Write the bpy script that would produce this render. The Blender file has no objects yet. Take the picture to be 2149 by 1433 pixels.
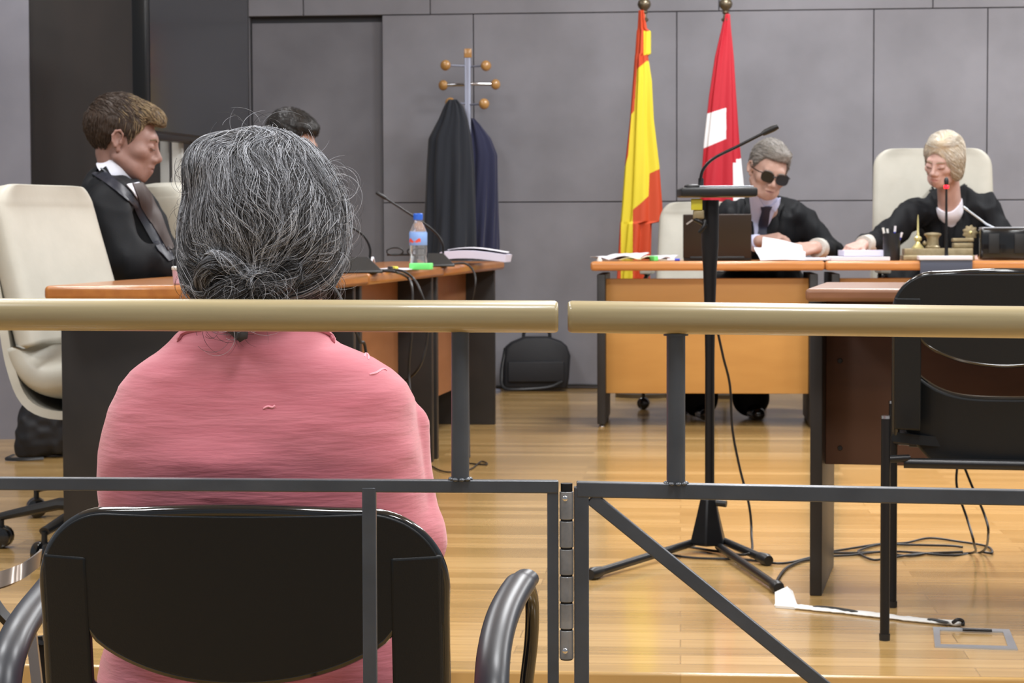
import bpy, bmesh, math, random
import numpy as np
from mathutils import Vector, Matrix, Euler
random.seed(7); RNG = np.random.default_rng(7)
SC = bpy.context.scene; COL = SC.collection
F = 4500.0; CX, CY = 1074.5, 716.5; HC = 0.84
PITCH = math.atan(225.5 / F); ROLL = math.radians(0.2)
# ---------------------------------------------------------------- camera basis
_F = np.array([0, math.cos(PITCH), -math.sin(PITCH)])
_R0 = np.array([1.0, 0, 0]); _U0 = np.array([0, math.sin(PITCH), math.cos(PITCH)])
_R = math.cos(ROLL) * _R0 - math.sin(ROLL) * _U0
_U = math.sin(ROLL) * _R0 + math.cos(ROLL) * _U0
CAMP = np.array([0, 0, HC])
def ray(x, y):
    return _F + _R * (x - CX) / F - _U * (y - CY) / F
def pp(x, y, D):                    # the point on that line of sight at depth D
    d = ray(x, y); return CAMP + d * (D / d[1])
def pz(x, y, z):                    # the point on that line of sight at height z
    d = ray(x, y); return CAMP + d * ((z - HC) / d[2])
cam = bpy.data.cameras.new('camera'); camo = bpy.data.objects.new('camera', cam); COL.objects.link(camo)
m = Matrix(((_R[0], _U[0], -_F[0], 0), (_R[1], _U[1], -_F[1], 0), (_R[2], _U[2], -_F[2], HC), (0, 0, 0, 1)))
camo.matrix_world = m
cam.sensor_width = 36; cam.lens = F / 2149 * 36; cam.clip_start = 0.05; cam.clip_end = 60
cam.dof.use_dof = True; cam.dof.focus_distance = 2.5; cam.dof.aperture_fstop = 26
SC.camera = camo
SC.view_settings.view_transform = 'Standard'; SC.view_settings.look = 'None'
SC.view_settings.gamma = 1; SC.view_settings.use_curve_mapping = False
SC.view_settings.exposure = 0.0
# ---------------------------------------------------------------- materials
def lin(c):
    if isinstance(c, str):
        c = [int(c[i:i + 2], 16) / 255 for i in (0, 2, 4)]
    return tuple((v / 12.92 if v <= .04045 else ((v + .055) / 1.055) ** 2.4) for v in c) + (1,)
def mat(name, col, rough=.5, metal=0, col2=None, nscale=20, stretch=(1, 1, 1), bump=0, bscale=None, coat=0, spec=.5,
        emit=None, estr=0, trans=0, sheen=0, sss=0, alpha=1, bstretch=None, contrast=(.35, .65), ior=1.45, detail=4):
    M = bpy.data.materials.new(name); M.use_nodes = True
    nt = M.node_tree; b = nt.nodes['Principled BSDF']; L = nt.links.new
    b.inputs['Base Color'].default_value = lin(col); b.inputs['Roughness'].default_value = rough
    b.inputs['Metallic'].default_value = metal; b.inputs['Specular IOR Level'].default_value = spec
    b.inputs['Coat Weight'].default_value = coat; b.inputs['Coat Roughness'].default_value = .08
    b.inputs['Transmission Weight'].default_value = trans; b.inputs['Sheen Weight'].default_value = sheen
    b.inputs['Alpha'].default_value = alpha; b.inputs['IOR'].default_value = ior
    if sss:
        b.inputs['Subsurface Weight'].default_value = sss; b.inputs['Subsurface Radius'].default_value = (.01, .004, .002)
        b.inputs['Subsurface Scale'].default_value = 1
    if emit:
        b.inputs['Emission Color'].default_value = lin(emit); b.inputs['Emission Strength'].default_value = estr
    tc = nt.nodes.new('ShaderNodeTexCoord')
    def noise(scale, st, det=4):
        mp = nt.nodes.new('ShaderNodeMapping'); mp.inputs['Scale'].default_value = st
        n = nt.nodes.new('ShaderNodeTexNoise'); n.inputs['Scale'].default_value = scale; n.inputs['Detail'].default_value = det
        L(tc.outputs['Object'], mp.inputs['Vector']); L(mp.outputs['Vector'], n.inputs['Vector'])
        return n
    if col2 is not None:
        n = noise(nscale, stretch, detail); r = nt.nodes.new('ShaderNodeValToRGB')
        r.color_ramp.elements[0].position = contrast[0]; r.color_ramp.elements[1].position = contrast[1]
        r.color_ramp.elements[0].color = lin(col); r.color_ramp.elements[1].color = lin(col2)
        L(n.outputs['Fac'], r.inputs['Fac']); L(r.outputs['Color'], b.inputs['Base Color'])
    if bump:
        n = noise(bscale or nscale, bstretch or stretch); bn = nt.nodes.new('ShaderNodeBump')
        bn.inputs['Strength'].default_value = bump; bn.inputs['Distance'].default_value = .004
        L(n.outputs['Fac'], bn.inputs['Height']); L(bn.outputs['Normal'], b.inputs['Normal'])
    return M
M = {}
def floor_material():
    m_ = bpy.data.materials.new('oak_floor'); m_.use_nodes = True; nt = m_.node_tree; b = nt.nodes['Principled BSDF']; L = nt.links.new
    tc = nt.nodes.new('ShaderNodeTexCoord'); mp = nt.nodes.new('ShaderNodeMapping')
    mp.inputs['Rotation'].default_value = (0, 0, math.radians(4.5))
    L(tc.outputs['Object'], mp.inputs['Vector'])
    br = nt.nodes.new('ShaderNodeTexBrick'); br.inputs['Scale'].default_value = 1
    br.inputs['Brick Width'].default_value = .9; br.inputs['Row Height'].default_value = .085; br.inputs['Mortar Size'].default_value = .0016
    br.inputs['Color1'].default_value = (0, 0, 0, 1); br.inputs['Color2'].default_value = (1, 1, 1, 1); br.inputs['Mortar'].default_value = (.2, .2, .2, 1)
    br.offset = .37; br.inputs['Bias'].default_value = 0
    L(mp.outputs['Vector'], br.inputs['Vector'])
    mp2 = nt.nodes.new('ShaderNodeMapping'); mp2.inputs['Scale'].default_value = (1.2, 22, 1); L(mp.outputs['Vector'], mp2.inputs['Vector'])
    n = nt.nodes.new('ShaderNodeTexNoise'); n.inputs['Scale'].default_value = 2.2; n.inputs['Detail'].default_value = 6; L(mp2.outputs['Vector'], n.inputs['Vector'])
    mx = nt.nodes.new('ShaderNodeMix'); mx.data_type = 'RGBA'; mx.inputs[0].default_value = .55
    L(br.outputs['Color'], mx.inputs[6]); L(n.outputs['Fac'], mx.inputs[7])
    r = nt.nodes.new('ShaderNodeValToRGB'); e = r.color_ramp.elements
    e[0].position = .15; e[0].color = lin('957746'); e[1].position = .85; e[1].color = lin('cba872')
    k = e.new(.5); k.color = lin('b3905a')
    L(mx.outputs[2], r.inputs['Fac'])
    mm = nt.nodes.new('ShaderNodeMix'); mm.data_type = 'RGBA'; mm.inputs[7].default_value = lin('7c5c33')
    mt = nt.nodes.new('ShaderNodeMath'); mt.operation = 'MULTIPLY'; mt.inputs[1].default_value = .3
    L(br.outputs['Fac'], mt.inputs[0]); L(mt.outputs[0], mm.inputs[0]); L(r.outputs['Color'], mm.inputs[6]); L(mm.outputs[2], b.inputs['Base Color'])
    rr = nt.nodes.new('ShaderNodeMapRange'); rr.inputs[3].default_value = .16; rr.inputs[4].default_value = .26
    L(n.outputs['Fac'], rr.inputs[0]); L(rr.outputs[0], b.inputs['Roughness'])
    b.inputs['Specular IOR Level'].default_value = .5; b.inputs['Coat Weight'].default_value = .35; b.inputs['Coat Roughness'].default_value = .1
    bn = nt.nodes.new('ShaderNodeBump'); bn.inputs['Strength'].default_value = .06; bn.inputs['Distance'].default_value = .002
    L(mx.outputs[2], bn.inputs['Height']); L(bn.outputs['Normal'], b.inputs['Normal'])
    return m_
M['floor'] = floor_material()
M['wall'] = mat('grey_wall_panel', '87868d', .62, col2='737278', nscale=2.6, detail=9, bump=.08, bscale=60, contrast=(.25, .75))
M['wallgap'] = mat('panel_gap', '4b4b4f', .8)
M['pier'] = mat('grey_pier_panel', '85858f', .6, col2='7a7a84', nscale=3)
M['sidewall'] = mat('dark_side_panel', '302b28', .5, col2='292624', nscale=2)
M['doorm'] = mat('grey_door_panel', '77767c', .6, col2='68676d', nscale=2.5, detail=7)
M['ceil'] = mat('ceiling_white', 'e8e8e8', .9)
M['lamp'] = mat('lamp_diffuser', 'ffffff', .5, emit='f6f4ff', estr=3)
M['desk'] = mat('orange_beech', 'c2834c', .32, col2='b6763f', nscale=3, stretch=(1, 14, 14), coat=.3)
M['deskl'] = mat('brown_beech', 'a3682f', .34, col2='965c28', nscale=3, stretch=(14, 1, 14), coat=.4)
M['modesty'] = mat('orange_modesty', 'bd8a48', .45, col2='b58242', nscale=3, stretch=(1, 1, 4))
M['modestyl'] = mat('red_orange_modesty', '9a6844', .45, col2='8f5e3a', nscale=3, stretch=(1, 1, 4))
M['brownp'] = mat('brown_panel', '56392a', .5, col2='4c3123', nscale=3, stretch=(1, 1, 4))
M['brownt'] = mat('brown_table_top', '80583f', .4, col2='744e37', nscale=3, stretch=(1, 14, 14), coat=.2)
M['blackp'] = mat('black_laminate', '1f1d1d', .42, col2='262322', nscale=8)
M['blackpl'] = mat('black_plastic', '1a1b1d', .4, bump=.05, bscale=400)
M['blackgl'] = mat('black_gloss', '131416', .12, coat=.6)
M['blackmt'] = mat('black_metal', '1b1b1d', .32, metal=.3)
M['chairshell'] = mat('black_chair_shell', '0d1115', .5, spec=.35, bump=.12, bscale=500)
M['rubber'] = mat('arm_rubber', '33363c', .36, col2='2d3036', nscale=10)
M['cream'] = mat('cream_leather', 'b7b4a9', .5, col2='aeaba0', nscale=8, bump=.1, bscale=60)
M['steelp'] = mat('grey_painted_steel', '53565b', .34, metal=.35, col2='484b50', nscale=14, stretch=(1, 1, 1), bump=.12, bscale=60)
M['steelh'] = mat('bare_hinge_steel', '9a9b9d', .38, metal=.55, col2='7c7d7f', nscale=40, bump=.2)
M['chrome'] = mat('chrome', 'd0d0d4', .18, metal=1)
M['alu'] = mat('brushed_aluminium', 'b4b8bf', .35, metal=.6)
M['rail'] = mat('beech_handrail', 'a09370', .36, col2='928462', nscale=4, stretch=(1, 25, 25), coat=.35, contrast=(.3, .7))
M['flatsteel'] = mat('worn_flat_steel', '8a8079', .28, metal=.8)
M['paper'] = mat('white_paper', 'd6d4dc', .75)
M['paperb'] = mat('bluish_paper', 'c6c3d6', .75)
M['papery'] = mat('yellowish_paper', 'dfe0b8', .75)
M['screen'] = mat('screen_glass', '202226', .12, coat=.2)
M['bezel'] = mat('black_bezel', '0d0e10', .3)
M['white'] = mat('white_enamel', 'd8d8d4', .4)
M['stand'] = mat('grey_stand_steel', '9d9c98', .4, metal=.3)
M['ball'] = mat('varnished_beech_ball', 'b58a52', .25, coat=.6, col2='a67a45', nscale=20)
M['coatr'] = mat('rack_blue_grey_steel', '85899a', .3, metal=.3)
M['char'] = mat('charcoal_cloth', '1b1f28', .85, sheen=.15, bump=.15, bscale=300)
M['navy'] = mat('navy_cloth', '242745', .8, sheen=.2, bump=.15, bscale=300)
M['fred'] = mat('spanish_flag_red', 'bf431f', .6)
M['fyel'] = mat('spanish_flag_yellow', 'dcc82e', .6)
M['bred'] = mat('crimson_flag_cloth', 'b3192b', .6)
M['fwhite'] = mat('white_flag_cloth', 'e8e6ea', .6)
M['brass'] = mat('aged_brass', '9c8f70', .4, metal=.4, col2='84775a', nscale=30)
M['brassb'] = mat('polished_brass', 'cfc48a', .28, metal=.5)
M['finial'] = mat('bronze_finial', '6c6251', .3, metal=.7)
M['pole'] = mat('flag_pole_steel', '8b8378', .3, metal=.7)
M['pink'] = None
M['black'] = mat('black_cloth', '0d0e11', .8, spec=.25, bump=.12, bscale=250)
M['robe'] = mat('black_robe_cloth', '0f1115', .7, spec=.25, bump=.1, bscale=200)
M['satin'] = mat('satin_lapel', '1d202b', .42)
M['shirtw'] = mat('white_shirt_cloth', 'e6e8f4', .7)
M['shirtb'] = mat('pale_blue_shirt_cloth', 'c6cdec', .7)
M['tieb'] = mat('brown_tie_silk', '30211d', .5)
M['tien'] = mat('navy_tie_silk', '262c40', .5)
M['skin'] = mat('skin_light', 'b29083', .5, col2='a88577', nscale=30, sss=.05)
M['skinr'] = mat('skin_ruddy', '94736a', .5, col2='87665c', nscale=25, sss=.05)
M['skinf'] = mat('skin_fair', 'c2a096', .5, col2='b9968b', nscale=25, sss=.05)
M['lip'] = mat('lip_skin', '865d55', .45)
M['lipf'] = mat('lip_skin_pink', 'b07a72', .45)
M['lash'] = mat('lash_dark', '3a2a24', .7)
M['lens'] = mat('dark_sunglass_lens', '0e0b09', .22, spec=.35)
M['cable'] = mat('black_cable', '1c1a1a', .45)
M['tape'] = mat('white_cable_tape', 'deddda', .6)
M['glue'] = mat('worn_tape_black', '2b2b2b', .6)
M['bottle'] = mat('clear_bottle_plastic', 'eef4f8', .06, trans=.9, ior=1.2, alpha=1)
M['capblue'] = mat('blue_cap', '2f62c8', .35)
M['labblue'] = mat('blue_label', '7fa2dc', .4)
M['labred'] = mat('red_label_print', 'd8503c', .4)
M['green'] = mat('green_plastic', '6fe07a', .4)
M['yellow'] = mat('yellow_plastic', 'e0d850', .4)
M['pinkcup'] = mat('pink_cup_plastic', 'dcb0bc', .25, alpha=.75)
M['slate'] = mat('slate_nameplate', '454b5c', .5)
M['penblue'] = mat('blue_pen_plastic', '2a35b8', .3)
M['redled'] = mat('red_ring_light', 'ff2030', .3, emit='ff1828', estr=3)
M['laptop'] = mat('dark_brown_laptop_lid', '2c221b', .38, metal=.2)
M['tagy'] = mat('yellow_tag_plastic', 'b9b02c', .5)
M['bag'] = mat('black_nylon', '1b1c21', .6, bump=.2, bscale=40)
# ---------------------------------------------------------------- object helpers
def tag(o, label=None, cat=None, group=None, kind=None):
    if label: o['label'] = label
    if cat: o['category'] = cat
    if group: o['group'] = group
    if kind: o['kind'] = kind
    return o
def thing(name, label, cat, loc=(0, 0, 0), rot=0, group=None):
    o = bpy.data.objects.new(name, None); o.empty_display_size = .05; COL.objects.link(o)
    o.location = tuple(loc); o.rotation_euler = (0, 0, rot)
    return tag(o, label, cat, group)
def wmat(o):
    m_ = Matrix.LocRotScale(o.location, o.rotation_euler, o.scale)
    if o.parent: m_ = wmat(o.parent) @ o.matrix_parent_inverse @ m_
    return m_
def mk(name, verts, faces, ms, parent=None, world=True, smooth=True, fm=None):
    me = bpy.data.meshes.new(name); V = np.asarray(verts, dtype=float)
    if parent is not None and world:
        im = np.array(wmat(parent).inverted()); V = V @ im[:3, :3].T + im[:3, 3]
    me.from_pydata(V.tolist(), [], faces if isinstance(faces, list) else faces.tolist())
    for mm in (ms if isinstance(ms, (list, tuple)) else [ms]): me.materials.append(mm)
    if fm is not None: me.polygons.foreach_set('material_index', np.asarray(fm, dtype=np.int32))
    me.polygons.foreach_set('use_smooth', [smooth] * len(me.polygons)); me.update()
    o = bpy.data.objects.new(name, me); COL.objects.link(o)
    if parent is not None: o.parent = parent
    return o
class MB:                            # collects shapes for one mesh
    def __init__(s): s.v = []; s.f = []
    def add(s, v, f):
        n = len(s.v); s.v += [tuple(map(float, p)) for p in v]; s.f += [[i + n for i in q] for q in f]; return s
    def box(s, c, h, rot=0, R=None, bev=0.0):
        c = np.array(c, float); hx, hy, hz = h
        b = min(bev, hx * .49, hy * .49, hz * .49)
        if R is None:
            R = np.array([[math.cos(rot), -math.sin(rot), 0], [math.sin(rot), math.cos(rot), 0], [0, 0, 1]])
        if b <= 0:
            p = np.array([(x, y, z) for x in (-hx, hx) for y in (-hy, hy) for z in (-hz, hz)])
            f = [[0, 1, 3, 2], [4, 6, 7, 5], [0, 4, 5, 1], [2, 3, 7, 6], [0, 2, 6, 4], [1, 5, 7, 3]]
            return s.add(p @ R.T + c, f)
        bm = bmesh.new(); bmesh.ops.create_cube(bm, size=2)
        for v in bm.verts: v.co = Vector((v.co.x * hx, v.co.y * hy, v.co.z * hz))
        bmesh.ops.bevel(bm, geom=list(bm.edges), offset=b, segments=3, profile=.5, affect='EDGES')
        bm.verts.ensure_lookup_table()
        p = np.array([v.co[:] for v in bm.verts]); f = [[v.index for v in q.verts] for q in bm.faces]; bm.free()
        return s.add(p @ R.T + c, f)
    def tube(s, pts, r, n=10, caps=True, sq=False, flat=None):
        P = [np.array(p, float) for p in pts]; rs = r if hasattr(r, '__len__') else [r] * len(P)
        T = [P[min(i + 1, len(P) - 1)] - P[max(i - 1, 0)] for i in range(len(P))]; T = [t / (np.linalg.norm(t) + 1e-12) for t in T]
        up = np.array([0, 0, 1.0]) if abs(T[0][2]) < .9 else np.array([0, 1.0, 0])
        a = np.cross(T[0], up); a /= np.linalg.norm(a); V = []
        if sq: n = 4
        for i, (p, t) in enumerate(zip(P, T)):
            a = a - t * a.dot(t); a /= np.linalg.norm(a); b = np.cross(t, a)
            for k in range(n):
                th = 2 * math.pi * (k + (.5 if sq else 0)) / n; rr = rs[i] * (1.414 if sq else 1)
                fa, fb = flat if flat else (1, 1)
                V.append(p + rr * (math.cos(th) * a * fa + math.sin(th) * b * fb))
        Fs = [[i * n + k, i * n + (k + 1) % n, (i + 1) * n + (k + 1) % n, (i + 1) * n + k] for i in range(len(P) - 1) for k in range(n)]
        if caps: Fs += [list(range(n))[::-1], [(len(P) - 1) * n + k for k in range(n)]]
        return s.add(V, Fs)
    def lathe(s, prof, c=(0, 0, 0), n=24, axis=None):
        c = np.array(c, float); V = []
        if axis is None: A = np.eye(3)
        else:
            z = np.array(axis, float); z /= np.linalg.norm(z); x = np.cross(z, [0, 0, 1] if abs(z[2]) < .9 else [1, 0, 0]); x /= np.linalg.norm(x)
            A = np.array([x, np.cross(z, x), z])
        for r, h in prof:
            for k in range(n):
                t = 2 * math.pi * k / n; V.append(c + np.array([r * math.cos(t), r * math.sin(t), h]) @ A)
        Fs = [[i * n + k, i * n + (k + 1) % n, (i + 1) * n + (k + 1) % n, (i + 1) * n + k] for i in range(len(prof) - 1) for k in range(n)]
        Fs += [list(range(n))[::-1], [(len(prof) - 1) * n + k for k in range(n)]]
        return s.add(V, Fs)
    def ball(s, c, r, n=16):
        rx = r if hasattr(r, '__len__') else (r, r, r)
        prof = [(math.sin(math.pi * i / n), -math.cos(math.pi * i / n)) for i in range(n + 1)]
        prof[0] = (.001, -1); prof[-1] = (.001, 1)
        o = MB().lathe(prof, n=n + 4)
        return s.add(np.array(o.v) * np.array(rx) + np.array(c), o.f)
    def prism(s, poly, z0, z1, bev=0):          # poly: list of (x, y), ccw
        n = len(poly); V = [(x, y, z0) for x, y in poly] + [(x, y, z1) for x, y in poly]
        Fs = [list(range(n))[::-1], [n + i for i in range(n)]] + [[i, (i + 1) % n, n + (i + 1) % n, n + i] for i in range(n)]
        return s.add(V, Fs)
    def build(s, name, m_, parent=None, world=True, smooth=True, bev=0):
        o = mk(name, s.v, s.f, m_, parent, world, smooth)
        if bev:
            b = o.modifiers.new('bevel', 'BEVEL'); b.width = bev; b.segments = 3; b.limit_method = 'ANGLE'; b.angle_limit = math.radians(40)
        me = o.data
        if smooth: me.set_sharp_from_angle(angle=math.radians(38))
        return o
def sm(pts, n=6):                    # Catmull-Rom smoothing of a polyline
    P = [np.array(p, float) for p in pts]; P = [2 * P[0] - P[1]] + P + [2 * P[-1] - P[-2]]; out = []
    for i in range(1, len(P) - 2):
        for k in range(n):
            t = k / n; a, b, c, d = P[i - 1:i + 3]
            out.append(.5 * ((2 * b) + (c - a) * t + (2 * a - 5 * b + 4 * c - d) * t * t + (-a + 3 * b - 3 * c + d) * t ** 3))
    out.append(P[-2]); return out
def copy_tree(o, parent=None):
    c = o.copy(); COL.objects.link(c)
    if parent is not None: c.parent = parent
    for ch in [q for q in bpy.data.objects if q.parent == o]: copy_tree(ch, c)
    return c
TH = math.atan(.085)                 # the room is turned this much against the line of sight
E1 = np.array([math.cos(TH), -math.sin(TH), 0]); E2 = np.array([math.sin(TH), math.cos(TH), 0]); EZ = np.array([0, 0, 1.0])
def rm(o, a, b, z=0):                # room coordinates from an origin
    return np.array([o[0], o[1], 0]) + E1 * a + E2 * b + EZ * z
# ================================================================= the setting
WB = pz(1150, 815, 0)                              # foot of the back wall
edge = pz(1150, 1409, 0)                           # nosing of the raised court floor
def wall_at(x):                                    # depth of the back wall along the line through pixel column x
    d = ray(x, 500); t = ((WB - CAMP) @ E2) / (d @ E2); return (CAMP + d * t)[1]
LZ = -.24
def room_poly(a0, a1, b0, b1, o): return [tuple(rm(o, a, b)[:2]) for a, b in ((a0, b0), (a1, b0), (a1, b1), (a0, b1))]
depth = (WB - edge) @ E2
f = MB().prism(room_poly(-4.5, 5, 0, depth + .35, edge), -.24, 0).build('floor', M['floor'], bev=.006); tag(f, 'raised oak plank floor of the courtroom with a front step', kind='structure')
f = MB().prism(room_poly(-5, 5.5, -4.5, 0.0, edge), LZ - .05, LZ).build('floor_lower', M['floor']); tag(f, 'lower oak plank floor on the public side', kind='structure')
c = MB().prism(room_poly(-4.5, 5, -4.6, depth + .35, edge), 3.1, 3.15).build('ceiling', M['ceil']); tag(c, 'flat white ceiling', kind='structure')
# back wall: cladding panels with open joints over a dark backing
def wallpx(x):                                     # room coordinate along the wall of pixel column x
    d = ray(x, 450); t = ((WB - CAMP) @ E2) / (d @ E2); return ((CAMP + d * t) - WB) @ E1
def wallz(y):
    return (CAMP + ray(1150, y) * (((WB - CAMP) @ E2) / (ray(1150, y) @ E2)))[2]
zr = [0.0, wallz(424), wallz(27.5), 3.1]
aL = wallpx(380); aD0, aD1 = wallpx(527), wallpx(804); aR = 4.9
seams = {0: [aD1, wallpx(2071), aR], 1: [aD1, wallpx(995), wallpx(1420), wallpx(1832), wallpx(2070), aR],
         2: [aL, wallpx(640), wallpx(905), wallpx(1245) if False else wallpx(1508), wallpx(1955), aR]}
w = MB()
for r in (0, 1, 2):
    ss = seams[r]; g = .0026
    for a0, a1 in zip(ss[:-1], ss[1:]):
        w.box(rm(WB, (a0 + a1) / 2, .012, (zr[r] + zr[r + 1]) / 2), ((a1 - a0) / 2 - g, .012, (zr[r + 1] - zr[r]) / 2 - (g if r else g)), rot=-TH)
for r in (0, 1):
    w.box(rm(WB, (aL + aD0) / 2, .012, (zr[r] + zr[r + 1]) / 2), ((aD0 - aL) / 2 - .002, .012, (zr[r + 1] - zr[r]) / 2 - .004), rot=-TH)
wo = w.build('wall_back', M['wall'], smooth=False, bev=.002); tag(wo, 'grey cement-look panelled wall behind the bench', kind='structure')
b = MB().box(rm(WB, (aL + aR) / 2, .10, 1.55), ((aR - aL) / 2, .03, 1.55), rot=-TH)
for a0, a1, z0, z1 in ((aL, aD0, 0, zr[2]), (aD1, aR, 0, zr[2]), (aL, aR, zr[2], 3.1)):
    b.box(rm(WB, (a0 + a1) / 2, .05, (z0 + z1) / 2), ((a1 - a0) / 2, .0255, (z1 - z0) / 2), rot=-TH)
bo = b.build('wall_back_backing', M['wallgap'], smooth=False); tag(bo, 'dark backing in the joints of the back wall', kind='structure')
d = MB().box(rm(WB, (aD0 + aD1) / 2, .058, (zr[2] - .03) / 2), ((aD1 - aD0) / 2 - .006, .01, (zr[2] - .035) / 2), rot=-TH).build('door_1', M['doorm'], smooth=False)
tag(d, 'flush grey door recessed in the panelled wall', kind='structure')
# left pier: light front face and a dark return that leads to the back wall
PX = pz(72, 922, 0)
s1 = MB(); s1.box(rm(PX, -1.5, .03, 1.55), (1.5, .03, 1.55), rot=-TH); so = s1.build('wall_left', M['pier'], smooth=False); tag(so, 'light grey wall pier at the left', kind='structure')
dd = (WB - PX) @ E2
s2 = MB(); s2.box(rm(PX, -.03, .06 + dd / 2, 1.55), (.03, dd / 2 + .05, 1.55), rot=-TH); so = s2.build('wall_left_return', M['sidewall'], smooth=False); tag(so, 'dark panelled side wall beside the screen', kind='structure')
# ceiling lamps
def lamp(a, b, e, w_=.6, l_=.6):
    p = rm(edge, a, b, 3.07)
    t = thing('ceiling_light', 'square recessed ceiling light over the courtroom', 'ceiling light', p, -TH, 'square ceiling lights')
    fr = MB()
    for sx in (-1, 1):
        fr.box((sx * w_ / 2, 0, 0), (.015, l_ / 2 + .015, .02)); fr.box((0, sx * l_ / 2, 0), (w_ / 2 + .015, .015, .02))
    fr.build('frame', M['white'], t, world=False, smooth=False)
    MB().box((0, 0, .008), (w_ / 2 - .015, l_ / 2 - .015, .008)).build('diffuser', M['lamp'], t, world=False, smooth=False)
    L = bpy.data.lights.new('ceiling_light_glow', 'AREA'); L.shape = 'RECTANGLE'; L.size = w_ * 1.0; L.size_y = l_ * 1.0; L.energy = e; L.color = (.965, .985, 1)
    lo = bpy.data.objects.new('ceiling_light_glow', L); COL.objects.link(lo); lo.location = tuple(p - EZ * .03)
LE = 52
for b_, es in ((-2.6, (1, 1, 1)), (-.6, (1, 1, 1)), (1.6, (.8, 1, 1)), (3.8, (.5, 1, 1.1)), (6.0, (.2, .95, 1.45))):
    for a_, e_ in zip((-1.9, .6, 3.0), es):
        lamp(a_, b_, LE * e_)
wd = bpy.data.worlds.new('world'); SC.world = wd; wd.use_nodes = True
wd.node_tree.nodes['Background'].inputs[0].default_value = (.86, .92, 1, 1); wd.node_tree.nodes['Background'].inputs[1].default_value = .34
# ================================================================= railing and gate
RD = 2.10
def rl(x, y, D=None):                               # railing plane: turned slightly against the view
    return pp(x, y, RD)
t = thing('railing', 'beech handrail on grey steel frame in front of the seated woman, left of the hinge', 'railing', (-.3, RD, LZ))
def hrail(x0, y0, x1, y1, name, parent, top=None):
    a, b = pp(x0, y0, RD), pp(x1, y1, RD); d = (b - a) / np.linalg.norm(b - a); up = np.array([0, 0, 1.0]); q = np.cross(d, up)
    # rounded rectangular section
    sec = []
    for k in range(28):
        th = 2 * math.pi * k / 28; c_, s_ = math.cos(th), math.sin(th)
        sec.append((.021 * math.copysign(abs(c_) ** .75, c_), .0158 * math.copysign(abs(s_) ** .75, s_)))
    V = []; L_ = np.linalg.norm(b - a); cuts = [(0, .86), (.0012, .95), (.004, 1), (L_ - .004, 1), (L_ - .0012, .95), (L_, .86)]
    for s_, k_ in cuts:
        for u, v in sec: V.append(a + d * s_ + q * u * k_ + up * v * k_)
    n = 28; Fs = [[i * n + k, i * n + (k + 1) % n, (i + 1) * n + (k + 1) % n, (i + 1) * n + k] for i in range(5) for k in range(n)] + [list(range(n))[::-1], [5 * n + k for k in range(n)]]
    return MB().add(V, Fs).build(name, M['rail'], parent)
hrail(-120, 659, 1171, 664.5, 'handrail', t)
def bar(parent, p0, p1, r, name='bar', m_=None, **k): return MB().tube([p0, p1], r, sq=True, **k).build(name, m_ or M['steelp'], parent, bev=.0012)
def sbox(parent, x0, y0, x1, y1, name, w=None, D=RD):      # upright steel bar between two picture points
    pass
sx = F / RD
bar(t, pp(-120, 1013.5, RD), pp(1172, 1021, RD), .0062, 'lower_bar')
bar(t, pp(1160, 1026, RD), [pp(1161, 1400, RD)[0], RD, LZ], .0055, 'upright')
bar(t, pp(775, 1022, RD), [pp(775, 1400, RD)[0], RD, LZ], .0068, 'upright')
def rpost(parent, x, y0, y1, r=.0088):
    mb = MB().tube([pp(x, y0, RD), pp(x, y1, RD)], r, n=20)
    for k in range(9):                              # weld beads
        th = k * 2 * math.pi / 9; c_ = pp(x, y1, RD) + np.array([math.cos(th) * r * 1.05, math.sin(th) * r * 1.05, .001]); mb.ball(c_, (.0032, .0032, .0022), 6)
    mb.lathe([(.0122, -.002), (.0122, .0)], pp(x, y0, RD) + EZ * .001, 16)
    return mb.build('post', M['steelp'], parent)
rpost(t, 966, 692, 1007)
t2 = thing('gate', 'beech topped grey steel gate with a diagonal brace, right of the hinge', 'gate', (.6, RD, LZ))
hrail(1192, 664.5, 2300, 678, 'handrail', t2)
bar(t2, pp(1210, 1026, RD), pp(2300, 1046.5, RD), .0075, 'lower_bar')
bar(t2, pp(1220, 1021, RD), [pp(1220, 1400, RD)[0], RD, LZ + .02], .0072, 'upright')
bar(t2, pp(1240, 1044, RD), pp(2020, 1676, RD), .0068, 'diagonal_brace')
bar(t2, [pp(1220, 1400, RD)[0], RD, LZ + .03], [1.2, RD, LZ + .03], .0072, 'bottom_bar')
rpost(t2, 1418.5, 702, 1016, .0092)
bar(t2, pp(2280, 1046, RD), [pp(2280, 1400, RD)[0], RD, LZ], .0072, 'upright')
h = thing('barrel_hinge', 'long steel barrel hinge between railing and gate', 'hinge', pp(1188, 1386, RD - .004))
ys = [1029, 1091, 1150, 1207, 1264, 1320, 1384]
for i in range(6):
    MB().tube([pp(1189, ys[i] + 2.2, RD - .004), pp(1189, ys[i + 1] - 2.2, RD - .004)], .0069, n=20).build('knuckle', M['steelh'], h, bev=.0006)
MB().tube([pp(1189, 1014, RD - .004), pp(1189, 1384, RD - .004)], .0058, n=16).build('pin', M['blackmt'], h)
for yy in (1046, 1366): MB().ball(pp(1186, yy, RD - .0112), (.0028, .0012, .0028), 8).build('screw', M['chrome'], h)
# ================================================================= desks
def desk(name, label, poly, ztop, thick, top_m, extra=None):
    cx_, cy_ = np.mean([p[0] for p in poly]), np.mean([p[1] for p in poly])
    t = thing(name, label, 'desk', (cx_, cy_, 0))
    MB().prism(poly, ztop - thick, ztop).build('desktop', top_m, t, bev=thick * .3)
    return t
DZ = .72
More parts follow.
